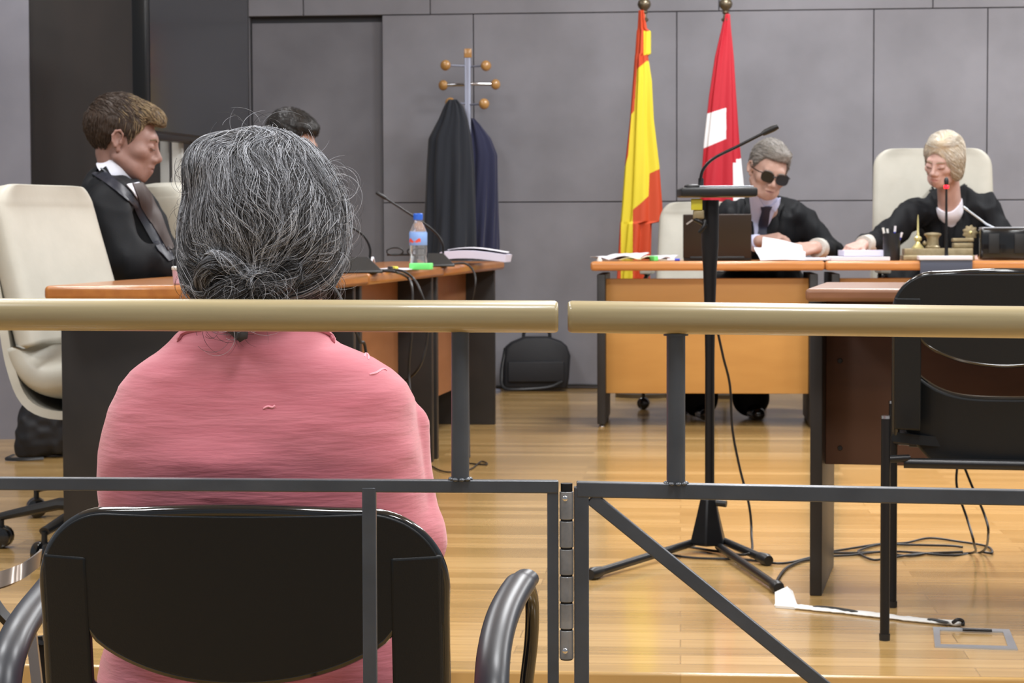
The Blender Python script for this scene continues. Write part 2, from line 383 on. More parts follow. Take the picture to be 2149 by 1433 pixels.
# judges' bench: two desks side by side
J0 = pz(1239, 549, DZ)
jd = DZ; jw1 = None
def jpoly(x0, x1, dep=.62):
    o = []
    for x in (x0, x1):
        d = ray(x, 549); tt = ((J0 - CAMP) @ E2) / (d @ E2); o.append(((CAMP + d * tt) - J0) @ E1)
    return [tuple(rm(J0, a, b)[:2]) for a, b in ((o[0], 0), (o[1], 0), (o[1], dep), (o[0], dep))], o
def jdesk(x0, x1, label, left=True, right=True):
    poly, (a0, a1) = jpoly(x0, x1); t = desk('bench_desk', label, poly, DZ, .04, M['desk'])
    for k, s_ in ((a0 + .045, left), (a1 - .045, right)):
        if s_:
            g = MB().box(rm(J0, k, .30, .34), (.018, .27, .325), rot=-TH, bev=.004).build('side_panel', M['blackp'], t)
            MB().lathe([(.012, 0), (.014, .004), (.008, .014)], rm(J0, k, .05, 0), 12).build('foot', M['chrome'], g)
            MB().lathe([(.012, 0), (.014, .004), (.008, .014)], rm(J0, k, .55, 0), 12).build('foot', M['chrome'], g)
    MB().box(rm(J0, (a0 + a1) / 2, .11, .395), ((a1 - a0) / 2 - .063, .009, .25), rot=-TH, bev=.002).build('modesty_panel', M['modesty'], t)
    return t, a0, a1
jt1, a0, a1 = jdesk(1239, 1731, 'orange beech bench desk under the open laptop and the man in sunglasses')
jt2, b0, b1 = jdesk(1732.5, 2290, 'orange beech bench desk under the brass inkwell set and the blond judge')
# left row of desks, seen along its length
def LP(x, y): return pz(x, y, DZ)
n_l, n_r = LP(91, 599.5), LP(487, 600)
f_r = LP(1059, 548); e0 = LP(664, 584); dv = (f_r - e0); dv = dv / np.linalg.norm(dv); 
n_r = e0 - dv * ((e0[1] - n_l[1]) / dv[1] + .0)
nv = np.array([-dv[1], dv[0], 0])
bl = [0.0, 1.52, 2.85]; L_tot = np.linalg.norm(f_r - n_r); bl = [0, .335 * L_tot, .645 * L_tot, L_tot]
lab = ['beech desk with black end panel, nearest the railing, behind the woman in pink', 'middle beech desk of the left row carrying the water bottle', 'far beech desk of the left row with papers at the wall end']
for i in range(3):
    s0, s1_ = bl[i] + (.002 if i else 0), bl[i + 1] - .002
    wn, wf = (.50, .50)
    p0, p1 = n_r + dv * s0, n_r + dv * s1_
    q1, q0 = p1 + nv * .52, p0 + nv * .52
    if i == 0: q0 = np.array([n_l[0], n_l[1], 0])
    poly = [tuple(p[:2]) for p in (q0, p0, p1, q1)]
    t = desk('side_desk', lab[i], poly, DZ, .036, M['deskl'])
    ang = math.atan2(dv[1], dv[0])
    for s_ in ((s0 + .08, s1_ - .05) if i == 0 else (s0 + .04, s1_ - .06)):
        wd_ = .235; ctr = n_r + dv * s_ + nv * (.035 + wd_)
        if i == 0 and s_ < .3: ctr = n_r + dv * s_ + nv * .258; wd_ = .221
        MB().box((ctr[0], ctr[1], .342), (.018, wd_, .342), rot=ang, bev=.003).build('end_panel', M['blackp'], t)
    ctr = n_r + dv * (s0 + s1_) / 2 + nv * (.17 if i else .33)
    MB().box((ctr[0], ctr[1], .43), ((s1_ - s0) / 2 - .08, .009, .25), rot=ang, bev=.002).build('modesty_panel', M['modestyl' if i else 'blackp'], t)
# near table at the right
TA = math.radians(12); t1 = np.array([math.cos(TA), -math.sin(TA), 0]); t2_ = np.array([math.sin(TA), math.cos(TA), 0])
T0 = pz(1690, 605.5, DZ)
poly = [tuple((T0 + t1 * a + t2_ * b)[:2]) for a, b in ((0, 0), (1.35, 0), (1.35, .62), (0, .62))]
t = desk('witness_table', 'brown table with black side panel standing behind the black chair at the right', poly, DZ, .028, M['brownt']); t['category'] = 'table'
L0 = pz(1699, 1250, 0)
sp = MB().box(L0 + t1 * .014 + t2_ * .23 + EZ * .346, (.014, .23, .346), rot=-TA, bev=.003).build('side_panel', M['blackp'], t)
c_ = T0 + t1 * 1.30 + t2_ * .45
MB().box([c_[0], c_[1], .346], (.014, .23, .346), rot=-TA, bev=.003).build('side_panel', M['blackp'], t)
mp = L0 + t1 * .028 + t2_ * .12
mo = MB().box(mp + t1 * .57 + EZ * .49, (.57, .009, .195), rot=-TA, bev=.002).build('modesty_panel', M['brownp'], t)
for (x, y) in ((1763, 757), (1763, 940)):
    q = pz(x, y, .3); dd_ = ray(x, y); tt = ((mp - CAMP) @ t2_ - .0095) / (dd_ @ t2_); q = CAMP + dd_ * tt
    MB().lathe([(.006, 0), (.005, .003)], q, 12, axis=-t2_).build('screw_cover', M['blackpl'], mo)
# ================================================================= visitor chairs (black shell back)
def grid_sheet(fn, nu, nv, thick, nrm=None):         # thick sheet from fn(u, v) -> point
    P = np.array([[fn(i / nu, j / nv) for j in range(nv + 1)] for i in range(nu + 1)])
    du = np.gradient(P, axis=0); dvv = np.gradient(P, axis=1); N = np.cross(du, dvv); N /= np.linalg.norm(N, axis=2, keepdims=True) + 1e-12
    A = (P + N * thick / 2).reshape(-1, 3); B = (P - N * thick / 2).reshape(-1, 3); n = len(A); w = nv + 1; Fs = []
    for i in range(nu):
        for j in range(nv):
            q = [i * w + j, (i + 1) * w + j, (i + 1) * w + j + 1, i * w + j + 1]; Fs.append(q); Fs.append([k + n for k in q[::-1]])
    for i in range(nu):
        for j, fl in ((0, 0), (nv, 1)):
            a, b = i * w + j, (i + 1) * w + j; Fs.append([a, a + n, b + n, b] if not fl else [a, b, b + n, a + n])
    for j in range(nv):
        for i, fl in ((0, 1), (nu, 0)):
            a, b = i * w + j, i * w + j + 1; Fs.append([a, a + n, b + n, b] if not fl else [a, b, b + n, a + n])
    return np.vstack([A, B]), Fs
def poly_sheet(mb, outer, y0, y1, curve):            # outline in (x, z) extruded in y with a forward curve
    n = len(outer)
    V = [(x, y0 + curve(x, z), z) for x, z in outer] + [(x, y1 + curve(x, z), z) for x, z in outer]
    Fs = [list(range(n)), [n + i for i in range(n)][::-1]] + [[i, n + i, n + (i + 1) % n, (i + 1) % n] for i in range(n)]
    mb.add(V, Fs)
def visitor_chair(label):
    # faces +y in its own frame; the back is at y = 0, floor at z = 0
    t = thing('visitor_chair', label, 'chair')
    W, H = .223, .757; rc_ = .085
    def cv(x, z): return -.9 * (x * x) * 0 + 1.1 * x * x - .14 * (z - .45)
    def arc(cx_, cz_, r, a0, a1, n): return [(cx_ + r * math.cos(math.radians(a0 + (a1 - a0) * k / n)), cz_ + r * math.sin(math.radians(a0 + (a1 - a0) * k / n))) for k in range(n + 1)]
    top = arc(W - rc_, H - rc_, rc_, 0, 90, 10) + [(W - rc_ - .012 - (2 * (W - rc_) - .024) * k / 12, H + .006 * math.sin(math.pi * k / 12)) for k in range(1, 12)] + arc(-(W - rc_), H - rc_, rc_, 90, 180, 10)
    zi = H - .13; xi = W - .056
    smile = [(-xi, zi)] + [(-xi + 2 * xi * k / 24, zi - .05 * math.sin(math.pi * k / 24) ** .6) for k in range(1, 24)] + [(xi, zi)]
    # rim ring and pads, cut into strips so that the curve is followed
    def strip(name, zf_lo, zf_hi, y0, y1, m_, xa, xb, nx=26, nz=10, bev=.006):
        V = []; Fs = []
        for yy in (y0, y1):
            for i in range(nx + 1):
                x = xa + (xb - xa) * i / nx; lo, hi = zf_lo(x), zf_hi(x)
                for j in range(nz + 1):
                    z = lo + (hi - lo) * j / nz; V.append((x, yy + cv(x, z), z))
        w = nz + 1; n = (nx + 1) * w
        for i in range(nx):
            for j in range(nz):
                q = [i * w + j, (i + 1) * w + j, (i + 1) * w + j + 1, i * w + j + 1]; Fs += [q, [k + n for k in q[::-1]]]
        for i in range(nx):
            a, b = i * w, (i + 1) * w; Fs.append([a, a + n, b + n, b]); a, b = a + nz, b + nz; Fs.append([a, b, b + n, a + n])
        for j in range(nz):
            a, b = j, j + 1; Fs.append([a, b, b + n, a + n]); a, b = nx * w + j, nx * w + j + 1; Fs.append([a, a + n, b + n, b])
        o = mk(name, V, Fs, m_, t, world=False); b_ = o.modifiers.new('bevel', 'BEVEL'); b_.width = bev; b_.segments = 3; b_.limit_method = 'ANGLE'; b_.angle_limit = math.radians(50)
        o.data.set_sharp_from_angle(angle=math.radians(38)); return o
    def ztop(x):
        ax = min(abs(x), W); 
        return H if ax <= W - rc_ else H - rc_ + math.sqrt(max(rc_ ** 2 - (ax - (W - rc_)) ** 2, 0))
    def zlow(x):
        ax = abs(x)
        return zi - .055 * (1 - (ax / xi) ** 2) ** .7 if ax < xi else zi
    xs = W - .0005
    strip('backrest', zlow, lambda x: ztop(x) - .001, 0, .018, M['chairshell'], -xs + .001, xs - .001, nx=90)
    for s_ in (-1, 1):                               # uprights, slightly proud of the panel
        a, b = sorted((s_ * (W - .003), s_ * (W - .057)))
        strip('upright', lambda x: .432, lambda x: ztop(x) - .055 if False else H - .05, -.0015, .014, M['chairshell'], a, b, nx=6, nz=10, bev=.004)
    rim = [(x * .985, cv(x, z) + .010, z - .003) for x, z in [(W - .001, .42), (W - .001, .55), (W - .001, .64)] + top + [(-W + .001, .64), (-W + .001, .55), (-W + .001, .42)]]
    MB().tube(sm(rim, 2), .0085, n=10).build('rim', M['blackgl'], t, world=False)
    lo = [(-xi + 2 * xi * k / 30) for k in range(31)]
    MB().tube([(x, cv(x, zlow(x)) + .006, zlow(x)) for x in lo], .0055, n=8).build('lower_rim', M['blackgl'], t, world=False)
    # seat shell: dished, with a rear lip that rises to the uprights
    def seat(u, v):
        x = (u - .5) * 2; y = .06 + .38 * v; wdt = .225 - .02 * v
        z = .405 + .012 * abs(x) ** 3 - .03 * max(0, (v - .8) / .2) ** 2
        return (x * wdt, y, z)
    V, Fs = grid_sheet(seat, 24, 24, .02); so = mk('seat', V, Fs, M['chairshell'], t, world=False); so.data.set_sharp_from_angle(angle=math.radians(50))
    strip('seat_shell', lambda x: .352 + .085 * max(0, (abs(x) - .12) / .085) ** 1.5, lambda x: .50 + .085 * (abs(x) / .21) ** 3.5, .035, .05, M['chairshell'], -.205, .205, nx=40, nz=8)
    MB().tube([(x, .043 + cv(x, .5), .50 + .085 * (abs(x) / .21) ** 3.5) for x in np.linspace(-.2, .2, 31)], .0055, n=8).build('seat_rim', M['blackgl'], t, world=False)
    MB().box((0, .26, .43), (.18, .17, .02), bev=.018).build('seat_cushion', M['black'], t, world=False)
    MB().tube([(-.2, .03, .365), (.2, .03, .365)], .011).build('seat_frame', M['blackmt'], t, world=False); MB().tube([(-.2, .37, .375), (.2, .37, .375)], .011).build('seat_frame', M['blackmt'], t, world=False)
    for sx in (-1, 1):
        for y in (.0, .40):
            lg = MB().tube([(sx * .236, y, .012), (sx * .236, y, .46)], .0098, n=16).build('leg', M['blackmt'], t, world=False)
            MB().lathe([(.011, 0), (.0115, .014)], (sx * .236, y, 0), 12).build('foot', M['blackpl'], lg, world=False)
            MB().lathe([(.0105, 0), (.0105, .006), (.007, .007)], (sx * .236, y, .459), 12).build('end_ring', M['chrome'], lg, world=False)
            MB().tube([(sx * .236, y, .375), (sx * .19, y + (.03 if y < .1 else -.03), .375)], .008).build('bracket', M['blackmt'], lg, world=False)
    return t
vc = visitor_chair('empty black visitor chair in front of the brown table at the right')
q = pz(1842, 1343, 0); q2 = pz(1859, 1274, 0)
vr = math.atan2(q2[1] - q[1], q2[0] - q[0]) - math.pi / 2
vx = np.array([math.cos(vr), math.sin(vr), 0]); vy = np.array([-math.sin(vr), math.cos(vr), 0])
vc.location = tuple(q + vx * .250); vc.rotation_euler = (0, 0, vr)
vk = MB().tube([(-.262, .0, .315), (-.244, 0, .315)], .004).build('knob', M['blackpl'], vc, world=False)
ac = copy_tree(vc); ac['label'] = 'black visitor chair with armrests that the woman in pink sits on'
for c_ in list(bpy.data.objects):
    if c_.parent == ac and c_.name.startswith(('knob', 'leg')):
        for g in [g for g in bpy.data.objects if g.parent == c_]: bpy.data.objects.remove(g)
        bpy.data.objects.remove(c_)
pb = pp(521, 1072, 2.31); ar = math.radians(-3)
ac.location = (pb[0] - .012, 2.31 + .005, pb[2] - .757); ac.rotation_euler = (0, 0, ar)
LZ2 = ac.location[2]
def armrest(pad, post):
    a = MB().tube(sm([pp(*p) for p in pad], 6), [.0185 if 3 < k < (len(pad) - 1) * 6 - 2 else .0155 for k in range((len(pad) - 1) * 6 + 1)], n=18, flat=(1.12, .85)).build('armrest', M['rubber'], ac)
    MB().tube(sm([pp(*p) for p in post], 6), .0095, n=14).build('arm_tube', M['blackgl'], a)
armrest([(1104, 1214, 2.78), (1084, 1236, 2.72), (1056, 1290, 2.62), (1038, 1360, 2.54), (1032, 1440, 2.48), (1034, 1560, 2.44)],
        [(1104, 1220, 2.79), (1116, 1262, 2.82), (1115, 1340, 2.84), (1104, 1440, 2.85), (1094, 1560, 2.86)])
armrest([(128, 1205, 2.78), (98, 1243, 2.70), (58, 1294, 2.60), (28, 1350, 2.52), (10, 1420, 2.47), (2, 1560, 2.43)],
        [(122, 1194, 2.77), (112, 1262, 2.80), (120, 1340, 2.82), (128, 1440, 2.83), (132, 1560, 2.84)])
for sx in (-1, 1):                                    # legs of the armchair version: one bent sled tube per side
    for y in (.02, .44):
        lg = MB().tube(sm([(sx * .225, y, .37), (sx * .262, y, .33), (sx * .268, y, .2), (sx * .268, y, .012)], 5), .0098, n=14).build('leg', M['blackmt'], ac, world=False)
        MB().lathe([(.011, 0), (.0115, .014)], (sx * .268, y, 0), 12).build('foot', M['blackpl'], lg, world=False)
# metal chair left of it, mostly outside the picture
mc = thing('metal_armchair', 'flat steel armchair cut off by the left edge of the picture', 'chair', (-.98, 3.5, LZ))
D0 = 3.35
ap = sm([pp(-170, 1190, D0 + .1), pp(-80, 1222, D0), pp(-10, 1219, D0), pp(40, 1202, D0), pp(78, 1176, D0 + .06), pp(84, 1169, D0 + .1)], 6)
V = []; 
for p in ap:
    for dx_, dz_ in ((0, 0), (.0, 0)): pass
up = np.array([0, .022, .012]); V1 = [p - np.array([0, 0, .011]) for p in ap]; 
def ribbon(pts, wv, th):
    pts = [np.array(p) for p in pts]; n = len(pts); V = []; 
    for i, p in enumerate(pts):
        T = pts[min(i + 1, n - 1)] - pts[max(i - 1, 0)]; T /= np.linalg.norm(T); N = np.cross(T, wv); N /= np.linalg.norm(N)
        for a, b in ((1, 1), (1, -1), (-1, -1), (-1, 1)): V.append(p + np.array(wv) * a * .5 + N * th * .5 * b)
    Fs = [[i * 4 + k, i * 4 + (k + 1) % 4, (i + 1) * 4 + (k + 1) % 4, (i + 1) * 4 + k] for i in range(n - 1) for k in range(4)] + [[3, 2, 1, 0], [4 * (n - 1) + k for k in range(4)]]
    return MB().add(V, Fs)
ribbon(ap, np.array([.0, .018, .024]), .004).build('armrest', M['flatsteel'], mc)
ribbon([pp(66, 1330, D0 + .02), pp(78, 1433, D0), [pp(96, 1500, D0 - .05)[0], D0 - .05, LZ]], np.array([.016, 0, .002]), .01).build('leg', M['flatsteel'], mc)
ribbon([pp(80, 1335, D0 + .05), pp(96, 1433, D0 + .05), [pp(112, 1500, D0 + .05)[0], D0 + .05, LZ]], np.array([.016, 0, .002]), .01).build('leg', M['blackmt'], mc)
pA = pp(-10, 1270, D0); 
ribbon([pp(-60, 1200, D0 + .02), pp(0, 1285, D0), pp(60, 1345, D0 + .02), pp(92, 1352, D0 + .05)], np.array([.01, .02, 0]), .01).build('side_bar', M['blackmt'], mc)
MB().box((-1.13, 3.42, .16), (.2, .2, .02), bev=.015).build('seat', M['black'], mc)
MB().box((-1.30, 3.3, .42), (.02, .2, .15), bev=.015).build('backrest', M['black'], mc)
for q_ in ((-1.31, 3.22), (-1.31, 3.6), (-.95, 3.6)): MB().tube([(q_[0], q_[1], LZ), (q_[0], q_[1], .16)], .009).build('leg', M['flatsteel'], mc)
# ================================================================= cream executive chairs
def exec_chair(label, group, loc, rot, H=1.02, W=.5, arms=True):
    t = thing('executive_chair', label, 'chair', loc, rot)
    sh = .47
    zb = H - sh
    prof = sm([(.46, .435), (.40, .475), (.20, .475), (.05, .455), (-.02, .50), (-.055, .60), (-.10, .47 + zb * .55), (-.140, H - .09), (-.147, H - .045), (-.150, H - .02), (-.153, H)], 9)
    n = len(prof); P = np.array(prof)
    def wd(i):
        t_ = i / (n - 1); z = P[i][1]
        w = W / 2
        if t_ > .45:
            k = (z - .55) / (H - .55); w = W / 2 * (1.0 - .06 * k)
            e = min(1, max(0, (z - (H - .10)) / .10)); w *= (1 - (1 - math.sqrt(max(0, 1 - e ** 2.4))) * .34)
        else:
            e = max(0, (P[i][0] - .36) / .10); w *= 1 - .18 * min(e, 1) ** 2
        return w
    V = []; Fs = []; ns = 28
    for i in range(n):
        T = P[min(i + 1, n - 1)] - P[max(i - 1, 0)]; T /= np.linalg.norm(T); N = np.array([T[1], -T[0]])
        w = wd(i); th = .05 if .04 < i / (n - 1) < .97 else .03
        if i == 0 or i == n - 1: th *= .35; w *= .94
        for k in range(ns):
            a = 2 * math.pi * k / ns; cx_ = math.copysign(abs(math.cos(a)) ** .45, math.cos(a)); cy_ = math.copysign(abs(math.sin(a)) ** .7, math.sin(a))
            dish = .045 * (cx_ ** 2) * (1 if i / (n - 1) > .45 else .3)
            q = P[i] + N * (-cy_ * th) + (np.array([1, 0]) if i / (n - 1) > .45 else np.array([0, 1])) * dish
            V.append((w * cx_, q[0], q[1]))
    for i in range(n - 1):
        for k in range(ns): Fs.append([i * ns + k, i * ns + (k + 1) % ns, (i + 1) * ns + (k + 1) % ns, (i + 1) * ns + k])
    Fs += [list(range(ns))[::-1], [(n - 1) * ns + k for k in range(ns)]]
    mk('seat_shell', V, Fs, M['cream'], t, world=False)
    osh = np.array(sm([(-.115, .84), (-.108, .76), (-.075, .62), (-.05, .50), (-.005, .405), (.08, .365), (.20, .37), (.30, .40)], 5))
    def shell(u, v):
        i = u * (len(osh) - 1); a = int(min(i, len(osh) - 2)); q = osh[a] + (osh[a + 1] - osh[a]) * (i - a); x = (v - .5) * 2; e_ = (1 - .25 * abs(2 * u - 1) ** 4)
        return (x * W / 2 * .99 * e_, q[0] - .045 + .05 * x * x, q[1] + .03 * x * x * (u > .5) * (u - .5) * 2)
    Vs_, Fs_ = grid_sheet(shell, 30, 20, .022); so_ = mk('outer_shell', Vs_, Fs_, M['cream'], t, world=False); so_.data.set_sharp_from_angle(angle=math.radians(60))
    # outer shell bottom
    MB().box((0, .2, .41), (.12, .14, .035), bev=.02).build('mechanism', M['blackpl'], t, world=False)
    MB().tube([(0, .1, .08), (0, .15, .4)], .028, n=16).build('gas_column', M['blackmt'], t, world=False)
    for k in range(5):
        a = 2 * math.pi * k / 5 + 1.24; c_, s_ = math.cos(a), math.sin(a)
        lg = MB().tube([(0, .1, .115), (c_ * .14, .1 + s_ * .14, .12), (c_ * .30, .1 + s_ * .30, .085)], [.03, .024, .016], n=10, flat=(1, .7)).build('base_leg', M['blackpl'], t, world=False)
        cc = MB()
        for sd in (-1, 1):
            cc = MB(); ax = np.array([-s_, c_, 0]); cn = np.array([c_ * .30, .1 + s_ * .30, .03]) + ax * sd * .016
            cc.lathe([(.02, -.012), (.028, -.009), (.03, 0), (.028, .009), (.02, .012)], cn, 16, axis=ax).build('caster', M['blackgl'], lg, world=False)
        MB().tube([(c_ * .30, .1 + s_ * .30, .03), (c_ * .30, .1 + s_ * .30, .085)], .008).build('caster_stem', M['blackpl'], lg, world=False)
    for sx in (-1, 1) if arms else ():
        MB().tube(sm([(sx * .16, .25, .42), (sx * .27, .25, .45), (sx * .285, .24, .6), (sx * .27, .14, .655), (sx * .27, .34, .655)], 4), .011).build('arm_support', M['blackpl'], t, world=False)
        MB().box((sx * .27, .24, .665), (.026, .13, .014), bev=.012).build('armrest', M['cream'], t, world=False)
    return t
p = pp(100, 600, 6.05); exec_chair('empty cream leather chair at the left edge, nearer than the blond man', None, (-1.172, 5.76, 0), math.radians(-112), H=.975, W=.48, arms=False)
exec_chair('cream chair the blond man sits in, hidden behind the empty cream chair', None, (-1.235, 6.46, 0), math.radians(-90), H=.93, W=.44)
exec_chair('cream chair of the dark-haired man, mostly hidden by the grey hair', None, (-1.18, 7.97, 0), math.radians(-62), H=1.03, W=.5)
p = pp(1478, 500, 10.45); exec_chair('cream chair of the man in sunglasses, behind the open laptop', None, (p[0], 10.28, 0), math.radians(172), H=.99, W=.5)
p = pp(1957, 500, 10.35); exec_chair('tall cream leather chair of the blond judge', None, (p[0], 10.3, 0), math.radians(176), H=1.245, W=.60)
# black bag hanging at the left chair
bg = thing('shoulder_bag', 'black bag on the floor beyond the cream chair at the left edge', 'bag', pz(75, 962, 0))
bq = pp(75, 905, 7.6); bz = pz(75, 962, 0)
# ================================================================= television on a stand
A0, A1 = pp(303, 200, 8.25), pp(520, 200, 9.35)
ta = math.atan2(A1[1] - A0[1], A1[0] - A0[0]); tl = np.linalg.norm((A1 - A0)[:2]); td = np.array([math.cos(ta), math.sin(ta), 0]); tn = np.array([td[1], -td[0], 0])
zbt = pp(350, 296, 8.5)[2]; zt = zbt + tl * .60
tc_ = (A0 + A1) / 2; tc_[2] = 0
tv = thing('television', 'large black television turned sideways on a stand, behind the blond man', 'television', (tc_[0], tc_[1], 0))
MB().box(tc_ + EZ * (zbt + zt) / 2 - tn * .02, (tl / 2, .03, (zt - zbt) / 2), rot=ta, bev=.006).build('housing', M['bezel'], tv)
MB().box(tc_ + EZ * ((zbt + zt) / 2 + .005) + tn * .0115, (tl / 2 - .03, .0015, (zt - zbt) / 2 - .028), rot=ta).build('screen', M['screen'], tv)
MB().box(tc_ + EZ * (zbt + .01) + tn * .014, (tl / 2 - .002, .004, .012), rot=ta, bev=.002).build('lower_bezel', M['bezel'], tv)
ts = thing('television_stand', 'pale steel stand with two uprights below the television', 'stand', (tc_[0], tc_[1], 0))
for x, w_, m_ in ((346, .018, 'stand'), (373, .022, 'white')):
    q = pp(x, 300, 8.72); MB().box((q[0], q[1], (zbt + .05) / 2 + .02), (w_, .015, (zbt + .05) / 2 - .02), rot=ta * 0, bev=.003).build('upright', M[m_], ts)
q = pp(360, 300, 8.72)
MB().box((q[0], q[1] + .05, .02), (.05, .35, .02), bev=.008).box((q[0], q[1] + .0, .62), (.03, .012, .02)).build('base', M['stand'], ts)
MB().tube(sm([pp(382, 335, 8.7), pp(395, 322, 8.69), pp(405, 308, 8.68), pp(410, 295, 8.67)], 5), .0035).build('power_cord', M['cable'], ts)
# ================================================================= coat rack
RDp = wall_at(985) - .32
rk = thing('coat_rack', 'steel coat rack with beech ball hooks against the back wall', 'coat rack', (pp(982, 300, RDp)[0], RDp, 0))
b0_ = rk.location
MB().box((b0_[0], b0_[1], (pp(982, 115, RDp)[2] + .02) / 2), (.0165, .0165, (pp(982, 115, RDp)[2] - .02) / 2), bev=.003).build('post', M['coatr'], rk)
MB().box(pp(982, 112, RDp), (.020, .020, .024), bev=.004).build('post_cap', M['ball'], rk)
MB().lathe([(.17, 0), (.17, .015), (.03, .03)], (b0_[0], b0_[1], 0), 28).build('base', M['coatr'], rk)
for i, (x, y, dy, r_) in enumerate(((935, 137, -.06, 1), (1020, 138, -.06, 1), (930, 179, .05, .8), (1040, 177, .05, .8), (1016, 218, -.08, 1), (945, 216, -.08, 1))):
    e = pp(x, y, RDp + dy); s_ = np.array([b0_[0], b0_[1], e[2]])
    hk = MB().tube([s_, e], .0055 if r_ == 1 else .0095).build('hook', M['chrome'] if r_ < 1 else M['coatr'], rk)
    u_ = (e - s_) / np.linalg.norm(e - s_)
    MB().lathe([(.002, -.021), (.016, -.019), (.026, -.010), (.029, 0), (.026, .010), (.016, .019), (.002, .021)], e, 18, axis=u_ * .6 + np.array([0, -.8, 0])).build('ball_end', M['ball'], hk)
# hanging coats: folded sheets around a hang point
def garment(name, label, cat, m_, outl, D, dep, nf, ph=0, group=None, seed=1, amp=.02, mats=None, fcol=None, cy=0, parent=None, nz=60, ns=96, pw=1.0):
    # outl: list of (y, xl, xr) picture rows
    ys_ = [o[0] for o in outl]; rng = np.random.default_rng(seed); V = []; 
    for j in range(nz + 1):
        y = ys_[0] + (ys_[-1] - ys_[0]) * j / nz; xl = np.interp(y, ys_, [o[1] for o in outl]); xr = np.interp(y, ys_, [o[2] for o in outl])
        a, b = pp(xl, y, D), pp(xr, y, D); c_ = (a + b) / 2; w = (b[0] - a[0]) / 2; f_ = j / nz
        for k in range(ns):
            th = 2 * math.pi * k / ns
            rr = 1 + amp / max(w, .03) * (.25 + .75 * f_ ** pw) * (.6 * math.sin(nf * th + ph + .8 * math.sin(2.2 * f_ + seed)) + .4 * math.sin((nf * 1.7) // 1 * th + 2 * ph + 1.3 * f_ * seed) + .35 * math.sin(2 * th + 9 * f_ + seed))
            rx = abs(math.sin(th)) ; 
            x = w * math.cos(th) * (1 + (rr - 1) * (1 - abs(math.cos(th)) ** 3)); yy = dep * (.35 + .65 * f_ ** .5) * math.sin(th) * rr
            V.append((c_[0] + x, c_[1] + yy + cy, c_[2]))
    Fs = [[i * ns + (k + 1) % ns, i * ns + k, (i + 1) * ns + k, (i + 1) * ns + (k + 1) % ns] for i in range(nz) for k in range(ns)]
    Fs += [[k for k in range(ns)], [nz * ns + k for k in range(ns)][::-1]]
    fm = None
    if fcol is not None:
        VV = np.array(V); fm = []
        for q in Fs:
            c_ = VV[q].mean(0); d_ = c_ - CAMP; s_ = d_ / (d_ @ _F); px_, py_ = CX + F * (s_ @ _R), CY - F * (s_ @ _U); fm.append(fcol(px_, py_, c_))
    if parent is not None: return mk(name, V, Fs, mats or m_, parent, fm=fm)
    o = mk(name, V, Fs, mats or m_, None, fm=fm); return tag(o, label, cat, group)
g1 = garment('coat', 'long charcoal coat hanging at the left of the coat rack', 'coat', M['char'],
        [(209, 941, 960), (222, 932, 972), (250, 920, 982), (290, 899, 990), (350, 895, 996), (430, 892, 998), (520, 888, 1000), (545, 888, 1000)], RDp - .16, .085, 9, amp=.034, seed=2, ph=.6)
g2 = garment('jacket', 'navy blue jacket hanging at the right of the coat rack', 'jacket', M['navy'],
        [(249, 982, 996), (262, 978, 1008), (290, 970, 1030), (325, 968, 1044), (420, 966, 1046), (515, 965, 1049), (545, 965, 1048)], RDp + .06, .075, 8, amp=.032, seed=5, ph=1)
# ================================================================= flags
def flag(label, xp, outl, D, seed, mats, fcol, ph, ztop_y):
    fo = thing('flag', label, 'flag', (pp(xp, 30, D)[0], D, 0))
    x_, y_ = fo.location[0], fo.location[1]; zt_ = pp(xp, ztop_y, D)[2]
    MB().tube([(x_, y_, .02), (x_, y_, zt_)], .011, n=14).build('pole', M['pole'], fo)
    MB().lathe([(.15, 0), (.15, .02), (.05, .04), (.02, .06)], (x_, y_, 0), 28).build('base', M['finial'], fo)
    z0 = pp(xp, 42, D)[2]; s_ = D / F
    MB().lathe([(.012, 0), (.021, .005), (.022, .015), (.014, .022), (.012, .04), (.02, .046), (.014, .055), (.018, .062), (.031, .075), (.035, .09), (.030, .107), (.014, .12), (.008, .128), (.012, .14), (.004, .152), (.001, .155)], (x_, y_, z0 - .01), 24).build('finial', M['finial'], fo)
    garment('cloth', None, None, None, outl, D, .05, 6, amp=.030, seed=seed, ph=ph, mats=mats, fcol=fcol, parent=fo, nz=420, ns=420)
    return fo
FD = wall_at(1400) - .55
def spf(x, y, c):
    # band edges run down the folds
    if 65 < y < 115 and x > 1351: return 1
    if y < 128: return 0
    if x < np.interp(y, [128, 145, 232, 240, 327, 348, 363], [1357, 1337, 1331, 1325, 1318, 1312, 1303]): return 0
    lo = np.interp(x, [1326, 1328, 1344, 1361, 1363, 1383, 1392], [999, 440, 427, 411, 364, 355, 350])
    return 0 if y > lo else 1
flag('red and yellow flag on a bronze-tipped pole, left of the two flags', 1352,
     [(22, 1340, 1352), (60, 1338, 1358), (66, 1336, 1366), (113, 1333, 1366), (118, 1332, 1360), (170, 1328, 1368), (250, 1322, 1372), (350, 1311, 1384), (430, 1305, 1390), (465, 1302, 1391), (469, 1301, 1368), (540, 1297, 1366), (590, 1294, 1364)], FD, 3, [M['fred'], M['fyel']], spf, .4, 30)
def baf(x, y, c):
    if x < 1524 and np.interp(x, [1480, 1521], [240, 227]) < y < np.interp(x, [1475, 1522], [312, 292]): return 1
    if x > 1538 + (y - 340) * .01 and y > 341 - 8 * (x > 1545) + .0 * y: return 1
    return 0
flag('crimson and white flag behind the lectern microphone, right of the two flags', 1523,
     [(30, 1520, 1532), (60, 1514, 1534), (120, 1500, 1540), (200, 1488, 1545), (300, 1477, 1552), (400, 1470, 1562), (500, 1466, 1566), (590, 1464, 1566)], FD - .05, 6, [M['bred'], M['fwhite']], baf, 1.7, 30)
